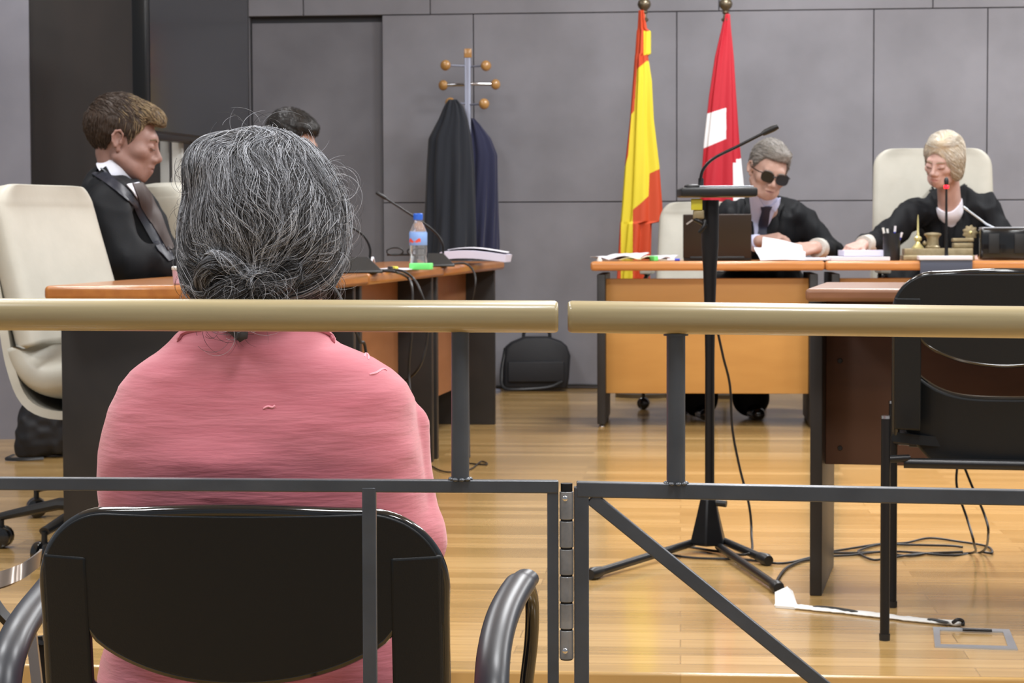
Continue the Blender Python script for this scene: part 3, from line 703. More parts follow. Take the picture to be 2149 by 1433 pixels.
# ================================================================= briefcase, cables by the wall
bp = pz(1125, 817, 0); bD = bp[1] - .08
bf = thing('briefcase', 'black nylon briefcase leaning on the wall below the coats', 'bag', (bp[0], bD, 0))
poly = [(1054, 814), (1056, 760), (1060, 728), (1072, 718), (1100, 706), (1150, 706), (1178, 716), (1190, 726), (1197, 745), (1194, 790), (1190, 815)]
V = []; pts = [pp(x, y, bD) for x, y in poly]; n = len(pts); c0 = np.mean(pts, 0)
rings = [(-.075, .90), (-.07, .97), (-.04, 1.0), (.04, 1.0), (.06, .97), (.065, .9)]
for dy, k in rings:
    for p in pts: q = c0 + (p - c0) * k; V.append((q[0], q[1] + dy, max(q[2], .002)))
Fs = [[i * n + (k + 1) % n, i * n + k, (i + 1) * n + k, (i + 1) * n + (k + 1) % n] for i in range(5) for k in range(n)] + [list(range(n)), [5 * n + k for k in range(n)][::-1]]
mk('body', V, Fs, M['bag'], bf)
MB().box(pp(1125, 780, bD - .082), (.15, .012, .055), bev=.012).build('front_pocket', M['bag'], bf)
MB().tube(sm([pp(1098, 712, bD), pp(1102, 694, bD), pp(1125, 688, bD), pp(1150, 694, bD), pp(1155, 712, bD)], 5), .009).build('handle', M['bag'], bf)
MB().tube(sm([pp(1060, 730, bD - .04), pp(1052, 780, bD - .1), pp(1056, 812, bD - .16), pp(1090, 816, bD - .19), pp(1150, 812, bD - .15), pp(1180, 800, bD - .1)], 6), .008, flat=(1, .35)).build('shoulder_strap', M['blackpl'], bf)
def cable(name, label, pts, r=.004, parent=None, cat='cable', group=None, m_='cable'):
    o = MB().tube(sm(pts, 8), r, n=8).build(name, M[m_], parent)
    if parent is None: tag(o, label, cat, group)
    return o
def onf(x, y, z=.005): return pz(x, y, z)
q0 = WB
cable('wall_cable', 'black cable along the foot of the back wall beside the briefcase', [rm(WB, wallpx(1040), -.02, .012), rm(WB, wallpx(1110), -.012, .012), rm(WB, wallpx(1200), -.012, .02), rm(WB, wallpx(1255), -.012, .018)], .006)
# black bag by the left chair
V = []
_bx, _by = bz[0] + .015, bz[1] + .06
def bagf(P):
    q = np.stack([(P[:, 0] - _bx) / (.115 - .04 * np.clip(P[:, 2] / .24, 0, 1)), (P[:, 1] - _by) / .08, (P[:, 2] - .115) / .118], 1)
    r = (np.abs(q) ** 3).sum(1) ** (1 / 3) - 1; return np.maximum(r * .07 + .008 * vnoise(P * np.array([16, 16, 12.]), 5) + .004 * vnoise(P * 40, 6), .002 - P[:, 2])
BAGF = bagf
if True: MB().tube(sm([[bz[0] - .07, bz[1] - .05, .02], [bz[0] - .09, bz[1] - .08, .008], [bz[0] - .02, bz[1] - .10, .008], [bz[0] + .05, bz[1] - .09, .01]], 5), .009, flat=(1, .4)).build('strap', M['blackpl'], bg)
# ================================================================= microphone stand
S0 = pz(1486, 1160, 0)
ms = thing('microphone_stand', 'black tripod microphone stand with a small tray, in the middle of the floor', 'microphone stand', S0)
SD = S0[1]
ptop = pp(1491, 420, SD)[2]
MB().lathe([(.0125, .12), (.0125, ptop - .42), (.014, ptop - .30), (.018, ptop - .18), (.0225, ptop - .12), (.0235, ptop)], (S0[0] + .004, SD, 0), 20).build('pole', M['blackmt'], ms)
b0h, b1h = pp(1486, 1142, SD)[2], pp(1486, 1045, SD)[2]
V = []
for z, hw in ((b0h, .050), (b0h + .01, .05), ((b0h + b1h) / 2, .037), (b1h, .022)):
    for k in range(6):
        a = math.pi / 3 * k + .3; V.append((S0[0] + hw * math.cos(a), SD + hw * math.sin(a), z))
Fs = [[i * 6 + k, i * 6 + (k + 1) % 6, (i + 1) * 6 + (k + 1) % 6, (i + 1) * 6 + k] for i in range(3) for k in range(6)] + [[5, 4, 3, 2, 1, 0], [18 + k for k in range(6)]]
MB().add(V, Fs).build('hub', M['blackmt'], ms, bev=.004)
MB().tube([(S0[0] + .02, SD - .02, b1h - .01), (S0[0] + .045, SD - .03, b1h - .012)], .009).build('clamp_knob', M['blackpl'], ms)
for (x, y), (hx, hy) in (((1240, 1205), (1456, 1138)), ((1612, 1176), (1520, 1136)), ((1634, 1234), (1508, 1146))):
    e = pz(x, y, .014); s_ = pp(hx, hy, SD + (-.02 if x > 1620 else .01)); lg = MB().tube([s_, e], .0105, n=12).build('leg', M['blackmt'], ms)
    u_ = (e - s_) / np.linalg.norm(e - s_); MB().tube([e - u_ * .045, e - u_ * .01, e + u_ * .004], [.013, .0165, .013], n=12).build('rubber_foot', M['blackpl'], lg)
ty = pp(1506, 404, SD)[2]
MB().box((pp(1504, 404, SD)[0], SD, ty), (.099, .075, .012), bev=.006).build('tray', M['blackpl'], ms)
MB().box((pp(1449, 404, SD)[0], SD - .04, ty + .006), (.018, .03, .014), bev=.005).build('clamp', M['blackmt'], ms)
MB().box((pp(1520, 392, SD)[0], SD, ty + .0145), (.07, .06, .0022), bev=.001).build('paper_pad', M['alu'], ms)
tg = MB().box(pp(1462, 429, SD - .05), (.0145, .003, .0145), bev=.001).build('tag', M['tagy'], ms)
MB().box(pp(1466, 450, SD - .04), (.014, .01, .012), bev=.004).build('clip', M['brass'], ms)
MB().tube(sm([pp(1458, 460, SD - .045), pp(1470, 466, SD - .05), pp(1482, 474, SD - .04)], 4), .006).build('clip', M['blackmt'], ms)
MB().tube(sm([pp(1480, 462, SD - .045), pp(1476, 478, SD - .05), pp(1468, 488, SD - .045)], 4), .005).build('clip', M['blackmt'], ms)
mi = thing('gooseneck_microphone', 'long black gooseneck microphone reaching up from the tray of the tripod stand', 'microphone', pp(1470, 390, SD))
gp = sm([pp(1471, 392, SD), pp(1471, 372, SD - .005), pp(1478, 352, SD - .01), pp(1500, 331, SD - .02), pp(1550, 306, SD - .04), pp(1603, 279, SD - .06)], 8)
MB().tube(gp, .0042, n=10).build('gooseneck', M['blackmt'], mi)
MB().tube([pp(1471, 394, SD), pp(1471, 374, SD)], .007, n=10).build('socket', M['blackpl'], mi)
MB().tube([pp(1600, 281, SD - .06), pp(1607, 277, SD - .06), pp(1624, 269, SD - .065), pp(1633, 265, SD - .067)], [.006, .008, .0085, .0065], n=12).build('capsule', M['blackpl'], mi)
cable('microphone_cable', 'thin black cable falling from the microphone stand to the floor', [pp(1507, 700, SD + .01), pp(1518, 750, SD + .02), pp(1532, 810, SD + .05), pp(1537, 900, SD + .06), pp(1552, 980, SD + .06), pp(1572, 1060, SD + .05), pp(1577, 1120, SD + .03), onf(1571, 1162, .02), onf(1500, 1156), onf(1440, 1148), onf(1400, 1160), onf(1450, 1170), onf(1560, 1174), onf(1640, 1182), onf(1700, 1170), onf(1740, 1164)], .0034)
# cables of the right table
G = 'black cables bundled on the floor under the right table'
cable('floor_cable', 'cable hanging from the right table to the bundle, inner strand', [pp(2011, 960, 5.35), pp(2008, 1020, 5.33), pp(2030, 1090, 5.3), pp(2044, 1140, 5.25), onf(2040, 1160), onf(1960, 1160), onf(1900, 1166), onf(1850, 1158), onf(1780, 1165), onf(1700, 1168)], .0032)
cable('floor_cable', 'cable hanging from the right table to the bundle, outer strand', [pp(2016, 960, 5.3), pp(2040, 1020, 5.28), pp(2066, 1080, 5.25), pp(2074, 1120, 5.22), onf(2060, 1158), onf(1990, 1165), onf(1930, 1160), onf(1870, 1157), onf(1800, 1160), onf(1740, 1160)], .0032)
cable('floor_cable', 'uppermost loop of black cable on the floor under the right table', [onf(1740, 1158), onf(1790, 1150), onf(1850, 1141), onf(1900, 1139), onf(1950, 1129), onf(2010, 1136), onf(2070, 1146), onf(2082, 1160), onf(2060, 1158)], .0032)
cable('floor_cable', 'black cable loop on the floor crossing behind the chair legs', [onf(2020, 1148), onf(1990, 1145), onf(1900, 1143), onf(1850, 1142), onf(1810, 1152), onf(1802, 1160), onf(1830, 1174), onf(1860, 1172), onf(1930, 1162), onf(2020, 1158)], .0032)
cable('floor_cable', 'black cable curling from the table leg to the foot of the tripod', [onf(1715, 1172), onf(1680, 1178), onf(1650, 1192), onf(1634, 1212), onf(1629, 1226)], .0036)
cable('floor_cable', 'thin grey cable on the floor beside the left desks', [onf(900, 975), onf(935, 990), onf(985, 985), onf(1010, 968), onf(1020, 975), onf(960, 970)], .003)
tp = thing('taped_cable', 'cable under worn white tape running from the tripod foot across the floor', 'cable tape', pz(1800, 1290, 0))
cp = [onf(1632, 1268, .004), onf(1700, 1276, .004), onf(1800, 1286, .004), onf(1920, 1300, .004), onf(2012, 1308, .004)]
V = []; pts = sm(cp, 14); rr_ = random.Random(3)
mbt = MB(); mbt.tube(pts, [.017 + rr_.uniform(-.003, .003) for _ in pts], n=10, flat=(1, .28)).build('tape', M['tape'], tp)
for x0, y0, x1, y1 in ((1706, 1272, 1800, 1283), (1946, 1299, 1990, 1306)):
    MB().tube(sm([onf(x0, y0, .009), onf((x0 + x1) / 2 - 8, (y0 + y1) / 2 - 3, .0095), onf(x1, y1, .009)], 6), [.003] + [.008] * 11 + [.003], n=8, flat=(1, .2)).build('worn_patch', M['glue'], tp)
c1 = pz(1650, 1258, 0)
q = [pz(1627, 1272, .004), pz(1626, 1244, .006), pz(1652, 1232, .03), pz(1664, 1242, .02), pz(1672, 1268, .006), pz(1678, 1276, .004)]
V = [p + EZ * .002 for p in q] + [p * [1, 1, 0] + EZ * .0005 for p in q]; n = 6
mk('tape_end', V, [list(range(n))[::-1], [n + i for i in range(n)]] + [[i, n + i, n + (i + 1) % n, (i + 1) % n] for i in range(n)], M['tape'], tp, smooth=False)
MB().ball(onf(2008, 1307, .007), (.016, .012, .008), 10).build('tape_end', M['tape'], tp); MB().tube(sm([onf(2000, 1306, .012), onf(2010, 1300, .02), onf(2020, 1303, .014), onf(2021, 1312, .006)], 5), .004).build('cable_end', M['cable'], tp)
# floor box frame
fb = thing('floor_box', 'square aluminium floor box frame in front of the right chair', 'floor box', pz(2045, 1337, 0))
cs = [pz(1958, 1315, .003), pz(2118, 1320, .003), pz(2136, 1362, .003), pz(1962, 1356, .003)]
ci = [pz(1972, 1321, .003), pz(2105, 1325, .003), pz(2115, 1355, .003), pz(1974, 1351, .003)]
V = [p for p in cs] + [p for p in ci] + [p * [1, 1, 0] for p in cs] + [p * [1, 1, 0] for p in ci]
Fs = []
for i in range(4):
    j = (i + 1) % 4; Fs += [[i, i + 4, j + 4, j], [i, j, j + 8, i + 8], [i + 4, i + 12, j + 12, j + 4]]
mk('frame', V, Fs, M['alu'], fb, smooth=False)
MB().tube([onf(2020, 1321, .006), onf(2082, 1323, .006)], .003).build('latch', M['blackmt'], fb)
# ================================================================= things on the left desks
def wz(x, y): return pz(x, y, DZ)
def mbase(label, x, y, w_px, rot, goose, D=None):
    q = wz(x, y); s_ = q[1] / F; t = thing('conference_microphone', label, 'microphone', q)
    w = w_px * s_ / 2; h = .05
    V = []
    c_, sn = math.cos(rot), math.sin(rot)
    def T(a, b, z): return (q[0] + a * c_ - b * sn, q[1] + a * sn + b * c_, DZ + z)
    V = [T(-w, -.055, 0), T(w, -.055, 0), T(w, .075, 0), T(-w, .075, 0), T(-w, -.055, .008), T(w, -.055, .008), T(w * .55, .03, h), T(-w * .55, .03, h), T(w * .7, .075, h * .8), T(-w * .7, .075, h * .8)]
    Fs = [[3, 2, 1, 0], [0, 1, 5, 4], [4, 5, 6, 7], [7, 6, 8, 9], [9, 8, 2, 3], [0, 4, 7, 9, 3], [1, 2, 8, 6, 5]]
    MB().add(V, Fs).build('base', M['blackpl'], t, bev=.005)
    MB().tube(sm(goose, 8), .0042, n=10).build('gooseneck', M['blackmt'], t)
    a, b = np.array(goose[-1]), np.array(goose[-2]); u = (a - b) / np.linalg.norm(a - b)
    MB().tube([a - u * .01, a, a + u * .03, a + u * .036], [.006, .0075, .0075, .005], n=10).build('capsule', M['blackpl'], t)
    return t
d1 = wz(770, 572)[1]
mbase('black desk microphone nearest the grey-haired woman, its neck disappearing behind her hair', 752, 573, 92, .25, [pp(776, 548, d1), pp(776, 520, d1), pp(762, 494, d1 - .01), pp(735, 476, d1 - .03), pp(690, 455, d1 - .06)])
d2 = wz(925, 558)[1]
mbase('black desk microphone right of the water bottle, its neck reaching up to the left', 918, 559.5, 62, .25, [pp(930, 536, d2), pp(929, 512, d2), pp(914, 488, d2), pp(880, 462, d2 - .01), pp(840, 436, d2 - .02), pp(806, 414, d2 - .03)])
# bottle
bq_ = wz(878, 562); bt = thing('water_bottle', 'plastic water bottle with blue cap and blue and red label on the left desk', 'bottle', bq_)
bs = bq_[1] / F; zz = lambda y: (pp(878, y, bq_[1])[2])
hb = zz(449) - DZ
prof = [(.020, .001), (.030, .004), (.0315, .02), (.029, .04), (.0315, .06), (.0315, hb * .62), (.030, hb * .68), (.020, hb * .80), (.0135, hb * .86), (.0135, hb * .9)]
MB().lathe(prof, bq_, 24).build('body', M['bottle'], bt)
MB().lathe([(.0165, hb * .89), (.017, hb * .9), (.017, hb), (.015, hb + .002)], bq_, 24).build('cap', M['capblue'], bt)
lb = MB().lathe([(.0318, hb * .42), (.0324, hb * .425), (.0324, hb * .655), (.0318, hb * .66)], bq_, 28).build('label', M['labblue'], bt)
# red wavy print band on the label
V = []; Fs = []
for i in range(9):
    a = math.radians(200 + i * 11); x_, y_ = .0328 * math.cos(a), .0328 * math.sin(a); o_ = .006 * math.sin(i * 1.1)
    V += [(bq_[0] + x_, bq_[1] + y_, DZ + hb * .455 + abs(o_)), (bq_[0] + x_, bq_[1] + y_, DZ + hb * .52 + o_)]
for i in range(8): Fs.append([2 * i, 2 * i + 2, 2 * i + 3, 2 * i + 1])
mk('label_print', V, Fs, M['labred'], lb)
def stack(name, label, cat, poly, h, m_, n=1, group=None, curl=0, z0=None):
    z0 = DZ if z0 is None else z0
    t = MB(); 
    P = [pz(x, y, z0) if len((x, y)) == 2 else None for x, y in poly]
    t.prism([tuple(p[:2]) for p in P], z0 + .0005, z0 + h)
    o = t.build(name, M[m_], smooth=False); return tag(o, label, cat, group)
def sheet(name, label, cat, c, a, b, rot, lift, m_, z0=None, n=8, thick=.002, parent=None):
    z0 = DZ if z0 is None else z0
    ca, sa = math.cos(rot), math.sin(rot)
    def fn(u, v):
        x, y = (u - .5) * a, (v - .5) * b; return (c[0] + x * ca - y * sa, c[1] + x * sa + y * ca, z0 + thick / 2 + .0004 + lift(u, v))
    V, Fs = grid_sheet(fn, n, n, thick); o = mk(name, V, Fs, M[m_], parent); o.data.set_sharp_from_angle(angle=math.radians(40))
    if parent is None: tag(o, label, cat)
    return o
la = math.atan2(dv[1], dv[0])
def rbox(name, label, cat, x, y, hx, hy, hz, rot, m_, z=None, bev=.003, parent=None):
    q = wz(x, y); o = MB().box((q[0], q[1], (DZ if z is None else z) + hz + .0004), (hx, hy, hz), rot=rot, bev=bev).build(name, M[m_], parent)
    return tag(o, label, cat) if parent is None else o
q = wz(1000, 553.5)
sheet('paper_stack', 'thick stack of curling white papers at the wall end of the left desks', 'papers', (q[0] - .0, q[1] + .0), .26, .34, la - 1.5, lambda u, v: .012 + .02 * math.sin(3.0 * u + .5) * (.6 + .4 * v), 'paperb', thick=.03)
sheet('document', 'loose white sheet lying on the paper stack at the wall end', 'papers', (q[0] + .01, q[1] + .03), .24, .32, la - 1.45, lambda u, v: .052 + .012 * math.sin(3.4 * u + .4), 'paper')
sheet('document', 'white papers between the two desk microphones behind the bottle', 'papers', (wz(800, 568)[0] - .16, wz(800, 568)[1] + .22), .24, .34, la - 1.4, lambda u, v: .008 + .03 * math.sin(2.6 * v + .2) * u, 'paper', thick=.006)
sheet('document', 'white papers at the near side of the first desk microphone', 'papers', (wz(728, 577)[0] - .14, wz(728, 577)[1] + .3), .22, .3, la - 1.7, lambda u, v: .006 + .03 * math.sin(3 * v), 'paper', thick=.006)
sheet('document', 'flat white page under the green box at the desk edge', 'papers', (wz(850, 566)[0] - .03, wz(850, 566)[1] + .02), .13, .3, la - 1.57, lambda u, v: .001, 'paper')
rbox('green_note_box', 'small bright green box in front of the water bottle', 'box', 884, 566, .036, .03, .011, la - 1.57, 'green')
gh = rbox('highlighter', 'yellow and black highlighter lying beside the green box', 'highlighter', 828, 569.5, .006, .04, .006, la - 1.2, 'yellow', z=DZ + .004)
rbox('cap', None, None, 819, 570, .0065, .018, .0065, la - 1.2, 'blackpl', z=DZ + .0038, parent=gh)
gc = wz(822, 563); gc[1] += .22; gz = DZ + .042
gl = thing('folded_glasses', 'black folded glasses on the papers left of the bottle', 'glasses', (gc[0], gc[1], gz))
mbx = MB().tube([(gc[0] + .03 * math.cos(a), gc[1], gz + .016 + .014 * math.sin(a)) for a in np.linspace(0, 6.28, 16)], .003).tube([(gc[0] + .075 + .03 * math.cos(a), gc[1], gz + .016 + .014 * math.sin(a)) for a in np.linspace(0, 6.28, 16)], .003)
mbx.build('rims', M['blackpl'], gl)
MB().box((gc[0] + .04, gc[1] + .01, gz + .004), (.07, .004, .004), bev=.002).build('temple', M['blackpl'], gl)
cu = wz(379, 600.5); cu = cu * (5.19 / cu[1]); cu[2] = DZ; ct = thing('plastic_cup', 'translucent pink cup on the near desk, left of the grey hair', 'cup', (cu[0], cu[1], DZ + .0))
MB().lathe([(.014, .001), (.0175, .004), (.0195, .036)], (cu[0], cu[1], DZ + .0), 24).build('body', M['pinkcup'], ct)
MB().lathe([(.0205, .036), (.0212, .037), (.0212, .043), (.019, .045)], (cu[0], cu[1], DZ + .0), 24).build('rim', M['white'], ct)
# cables over the desk edge
def dcable(label, pts): cable('desk_cable', label, pts, .0042)
u = lambda s, o=-.012, z=DZ: (n_r + dv * s - nv * (-o)) * [1, 1, 0] + EZ * z
dcable('black cable from the nearest desk microphone over the desk edge, left strand', [wz(795, 572) + EZ * .006, wz(830, 575) + EZ * .006, pp(855, 582, 6.7), pp(864, 600, 6.62), pp(866, 640, 6.6), pp(864, 700, 6.58), pp(858, 780, 6.6), pp(866, 870, 6.62), pz(885, 1010, .01)])
dcable('black cable from the nearest desk microphone over the desk edge, right strand', [wz(800, 571) + EZ * .006, wz(842, 572) + EZ * .006, pp(868, 585, 6.75), pp(882, 610, 6.7), pp(897, 660, 6.7), pp(895, 720, 6.7), pp(880, 770, 6.7), pp(850, 800, 6.75), pp(800, 830, 6.8), pz(760, 1010, .01)])
dcable('black cable from the second desk microphone looping over the desk edge', [wz(948, 557) + EZ * .006, wz(975, 556) + EZ * .006, pp(992, 566, 8.35), pp(998, 590, 8.3), pp(992, 625, 8.3), pp(980, 680, 8.3), pz(985, 960, .01)])
dcable('black cable falling over the desk edge right beside the grey hair', [wz(660, 584) + EZ * .006, pp(690, 592, 5.95), pp(712, 620, 5.92), pp(735, 670, 5.9), pp(755, 715, 5.92), pp(770, 760, 5.95), pz(790, 1120, .01)])
# ================================================================= things on the judges' bench
def bz_(x, b, z=DZ):                                   # a point on the bench at pixel column x, b metres behind its front edge
    d = ray(x, 549); tt = ((J0 - CAMP) @ E2 + b) / (d @ E2); p = CAMP + d * tt; return np.array([p[0], p[1], z])
def bpx(x, y, b):                                      # a point above the bench on pixel (x, y), b metres behind the front edge
    d = ray(x, y); tt = ((J0 - CAMP) @ E2 + b) / (d @ E2); return CAMP + d * tt
lt = thing('laptop', 'open dark brown laptop seen from behind on the bench', 'laptop', bz_(1505, .14))
lw = (bz_(1577, .13) - bz_(1433, .13))[0] / 2; lh = bpx(1505, 451, .1)[2] - DZ
MB().box(bz_(1505, .26) + EZ * .011, (lw, .115, .009), rot=-TH, bev=.004).build('keyboard_base', M['blackpl'], lt)
ang = math.radians(-8); Rm = np.array(Matrix.Rotation(-TH, 3, 'Z') @ Matrix.Rotation(math.radians(9), 3, 'X'))
ld = MB().box(bz_(1505, .13) + EZ * (lh / 2 + .008), (lw, .005, lh / 2 - .004), R=Rm, bev=.003).build('lid', M['laptop'], lt)
MB().box(bz_(1505, .143) + EZ * .014, (lw * .8, .006, .006), rot=-TH, bev=.003).build('hinge', M['blackpl'], lt)
MB().box(bpx(1447, 466, .102), (.016, .001, .003), R=Rm @ np.array(Matrix.Rotation(math.radians(-35), 3, 'Y'))).build('emblem', M['alu'], ld)
mbp = [('document', 'crumpled white papers at the left corner of the bench', 1300, .30, .19, .24, .3, 'paper', .03), ('document', 'pale green page between the white papers at the left of the bench', 1345, .22, .13, .2, -.4, 'papery', .016), ('document', 'cream sheet beside the green edged folder at the left of the bench', 1378, .34, .10, .2, .5, 'paper', .018)]
for nm, lb_, x, b, a_, b__, r_, m_, lf in mbp:
    c_ = bz_(x, b); sheet(nm, lb_, 'papers', (c_[0], c_[1]), a_, b__, r_, (lambda lf: lambda u, v: .004 + lf * abs(math.sin(4.5 * u + 2 * v)) * (.4 + .6 * u))(lf), m_, thick=.003)
c_ = bz_(1372, .12); rbox_ = MB().box(c_ + EZ * .012, (.01, .03, .011), rot=.3, bev=.003).build('tape_roll', M['green']); tag(rbox_, 'small green roll between papers left of the laptop', 'tape roll')
pn = thing('pen', 'white pen with dark blue cap lying left of the laptop', 'pen', bz_(1415, .1))
MB().tube([bz_(1400, .1) + EZ * .006, bz_(1416, .1) + EZ * .006], .0055).build('barrel', M['paper'], pn); MB().tube([bz_(1416, .1) + EZ * .006, bz_(1427, .1) + EZ * .006], .0058).build('cap', M['penblue'], pn)
MB().lathe([(.012, 0), (.012, .006), (.004, .02), (.001, .022)], bz_(1258, .1), 12).build('desk_bell', M['white']); tag(bpy.data.objects['desk_bell'], 'tiny white knob at the left end of the bench', 'knob')
# papers of the two judges
c_ = bz_(1640, .18)
hs = bpx(1600, 500, .16)
P4 = [bpx(1597, 540, .12), bpx(1690, 541, .12), bpx(1682, 515, .22), bpx(1601, 497, .22)]
def quad_sheet(name, label, cat, P, m_, bow=.006, thick=.002, parent=None):
    P = [np.array(p) for p in P]
    def fn(u, v): 
        p = P[0] * (1 - u) * (1 - v) + P[1] * u * (1 - v) + P[2] * u * v + P[3] * (1 - u) * v
        return p + np.array([0, -1, .6]) * bow * math.sin(math.pi * u) + np.array([0, 0, bow * .4 * math.sin(6 * v)])
    V, Fs = grid_sheet(fn, 10, 10, thick); o = mk(name, V, Fs, M[m_], parent); o.data.set_sharp_from_angle(angle=math.radians(40)); 
    return tag(o, label, cat) if parent is None else o
quad_sheet('document', 'white sheet held upright by the man in sunglasses', 'papers', P4, 'paper')
quad_sheet('document', 'white sheet lying under the one the man in sunglasses lifts', 'papers', [bz_(1596, .05) + EZ * .003, bz_(1690, .05) + EZ * .003, bpx(1690, 528, .2), bpx(1582, 519, .2)], 'paper')
c_ = bz_(1720, .2); sheet('document', 'flat white sheets between the two judges', 'papers', (c_[0], c_[1]), .2, .28, 0, lambda u, v: .003, 'paper', thick=.008)
c_ = bz_(1800, .2); MB().box(c_ + EZ * .009, (.125, .16, .008), rot=-TH, bev=.001).build('paper_stack', M['paper'], smooth=False); tag(bpy.data.objects['paper_stack.001'], 'lower pile of white papers in front of the blond judge', 'papers')
c_ = bz_(1812, .24); MB().box(c_ + EZ * .031, (.098, .13, .0125), rot=-TH + .03, bev=.001).build('paper_stack', M['paperb'], smooth=False); tag(bpy.data.objects['paper_stack.002'], 'upper bluish pile of papers beside the pen cup', 'papers')
pc = thing('pen_cup', 'black pen cup full of blue pens on the bench', 'pen cup', bz_(1871, .12))
q = bz_(1871, .12); hh = bpx(1870, 489, .12)[2] - DZ
MB().lathe([(.034, .0), (.036, .004), (.0375, hh), (.033, hh), (.032, .006)], q, 28).build('body', M['blackpl'], pc)
for i, (x0, y0, m1, m2) in enumerate(((1853, 478, 'white', 'alu'), (1862, 480, 'white', 'white'), (1879, 474, 'paper', 'penblue'), (1893, 488, 'paper', 'penblue'), (1855, 500, 'penblue', 'penblue'), (1888, 500, 'penblue', 'penblue'))):
    e = bpx(x0, y0, .11 + .008 * (i % 3)); s_ = q + np.array([(x0 - 1872) * .0006, 0, .02])
    if i > 3: s_ = s_ + EZ * .0
    p_ = thing('pen', ['silver tipped pen leftmost in the pen cup', 'white pen second from the left in the pen cup', 'tallest pen with white end in the pen cup', 'blue and white pen leaning right in the pen cup', 'short blue pen at the left rim of the pen cup', 'short blue pen at the right rim of the pen cup'][i], 'pen', s_)
    MB().tube([s_, s_ + (e - s_) * .8], .0038).build('barrel', M[m2], p_); MB().tube([s_ + (e - s_) * .8, e], .005).build('pen_end', M[m1], p_)
# brass desk set
bs_ = thing('brass_inkwell_set', 'brass inkwell set with spire and rosette on the bench', 'inkwell set', bz_(1965, .18))
xa, xb = bz_(1892, .15), bz_(2042, .15); cm = (xa + xb) / 2
zt1 = bpx(1960, 521, .15)[2]; MB().box(cm + EZ * (.018 / 2 + .003), ((xb - xa)[0] / 2, .07, .011), rot=-TH, bev=.004).build('tray', M['brass'], bs_)
MB().box(cm + EZ * ((zt1 - DZ + .02) / 2), ((xb - xa)[0] / 2 - .006, .055, (zt1 - DZ - .02) / 2), rot=-TH, bev=.003).build('plinth', M['brass'], bs_)
zb_ = zt1
def zat(y, b=.15): return bpx(1960, y, b)[2] - zb_
q = bz_(1926, .15, zb_); MB().lathe([(.026, 0), (.026, .004), (.012, .02), (.008, .03), (.016, .036), (.017, .046), (.007, .054), (.006, .065), (.0045, .07), (.0035, zat(462)), (.001, zat(450))], q, 24).build('spire', M['brassb'], bs_)
q = bz_(1957, .15, zb_); hq = zat(488); MB().lathe([(.030, 0), (.032, .006), (.026, .012), (.024, hq * .55), (.028, hq * .75), (.037, hq * .86), (.036, hq * .94), (.018, hq), (.001, hq + .001)], q, 28).build('inkwell', M['brass'], bs_)
MB().ball(q + np.array([-.034, 0, .022]), .01, 8).build('lug', M['brass'], bs_)
q = bz_(2020, .15, zb_); MB().box(q + EZ * .012, (.043, .03, .012), rot=-TH, bev=.006).box(q + EZ * .036, (.045, .03, .0075), rot=-TH, bev=.006).build('stamp_box', M['brass'], bs_)
qr = bpx(2036, 488, .15); mbr = MB(); NR = 96; V = []
for dy in (-.004, .004):
    for k in range(NR):
        a = 2 * math.pi * k / NR; r_ = .030 + .0035 * math.cos(9 * a); V.append((qr[0] + r_ * math.cos(a), qr[1] + dy, qr[2] + r_ * math.sin(a)))
    for k in range(NR):
        a = 2 * math.pi * k / NR; V.append((qr[0] + .016 * math.cos(a), qr[1] + dy * 1.8, qr[2] + .016 * math.sin(a)))
Fs = []
for k in range(NR):
    j = (k + 1) % NR; Fs += [[k, j, NR + j, NR + k], [2 * NR + k, 3 * NR + k, 3 * NR + j, 2 * NR + j], [k, 2 * NR + k, 2 * NR + j, j]]
Fs += [[NR + k for k in range(NR)], [3 * NR + k for k in range(NR)][::-1]]
mbr.add(V, Fs).build('rosette', M['brass'], bs_); MB().ball(qr + np.array([0, -.006, 0]), .008, 8).build('rosette_boss', M['brassb'], bs_)
MB().tube([qr - EZ * .03, [qr[0], qr[1], zb_]], .006).build('rosette_stem', M['brass'], bs_)
# name plate and red ring microphone
npl = thing('nameplate_holder', 'slate blue plate with white top hanging over the bench edge', 'nameplate', bz_(1987, .03))
a_, b_ = bpx(1932, 541, -.02), bpx(2042, 541, -.02); cc_ = (a_ + b_) / 2; hw = (b_ - a_)[0] / 2
MB().box([cc_[0], cc_[1] + .01, pp(1987, 553, cc_[1])[2] - .016], (hw, .0035, .036), rot=-TH, bev=.001).build('plate', M['slate'], npl)
MB().box([cc_[0], cc_[1] + .045, DZ + .0125], (hw + .003, .045, .0085), rot=-TH, bev=.002).build('ledge', M['paper'], npl)
rmc = thing('gooseneck_microphone', 'upright black microphone with a glowing red ring before the blond judge', 'microphone', [cc_[0], cc_[1] + .05, DZ + .021])
mD = cc_[1] + .04; 
MB().tube([[pp(1986, 540, mD)[0], mD, DZ + .02], pp(1986, 470, mD), pp(1986, 394, mD)], [.0085, .006, .0045], n=12).build('gooseneck', M['blackmt'], rmc)
MB().lathe([(.0085, -.007), (.011, -.004), (.011, .004), (.0085, .007)], pp(1986, 392, mD), 18).build('light_ring', M['redled'], rmc)
MB().lathe([(.006, -.0), (.0095, .008), (.0105, .02), (.009, .03), (.004, .036), (.001, .037)], pp(1986, 390, mD), 18).build('capsule', M['blackpl'], rmc)
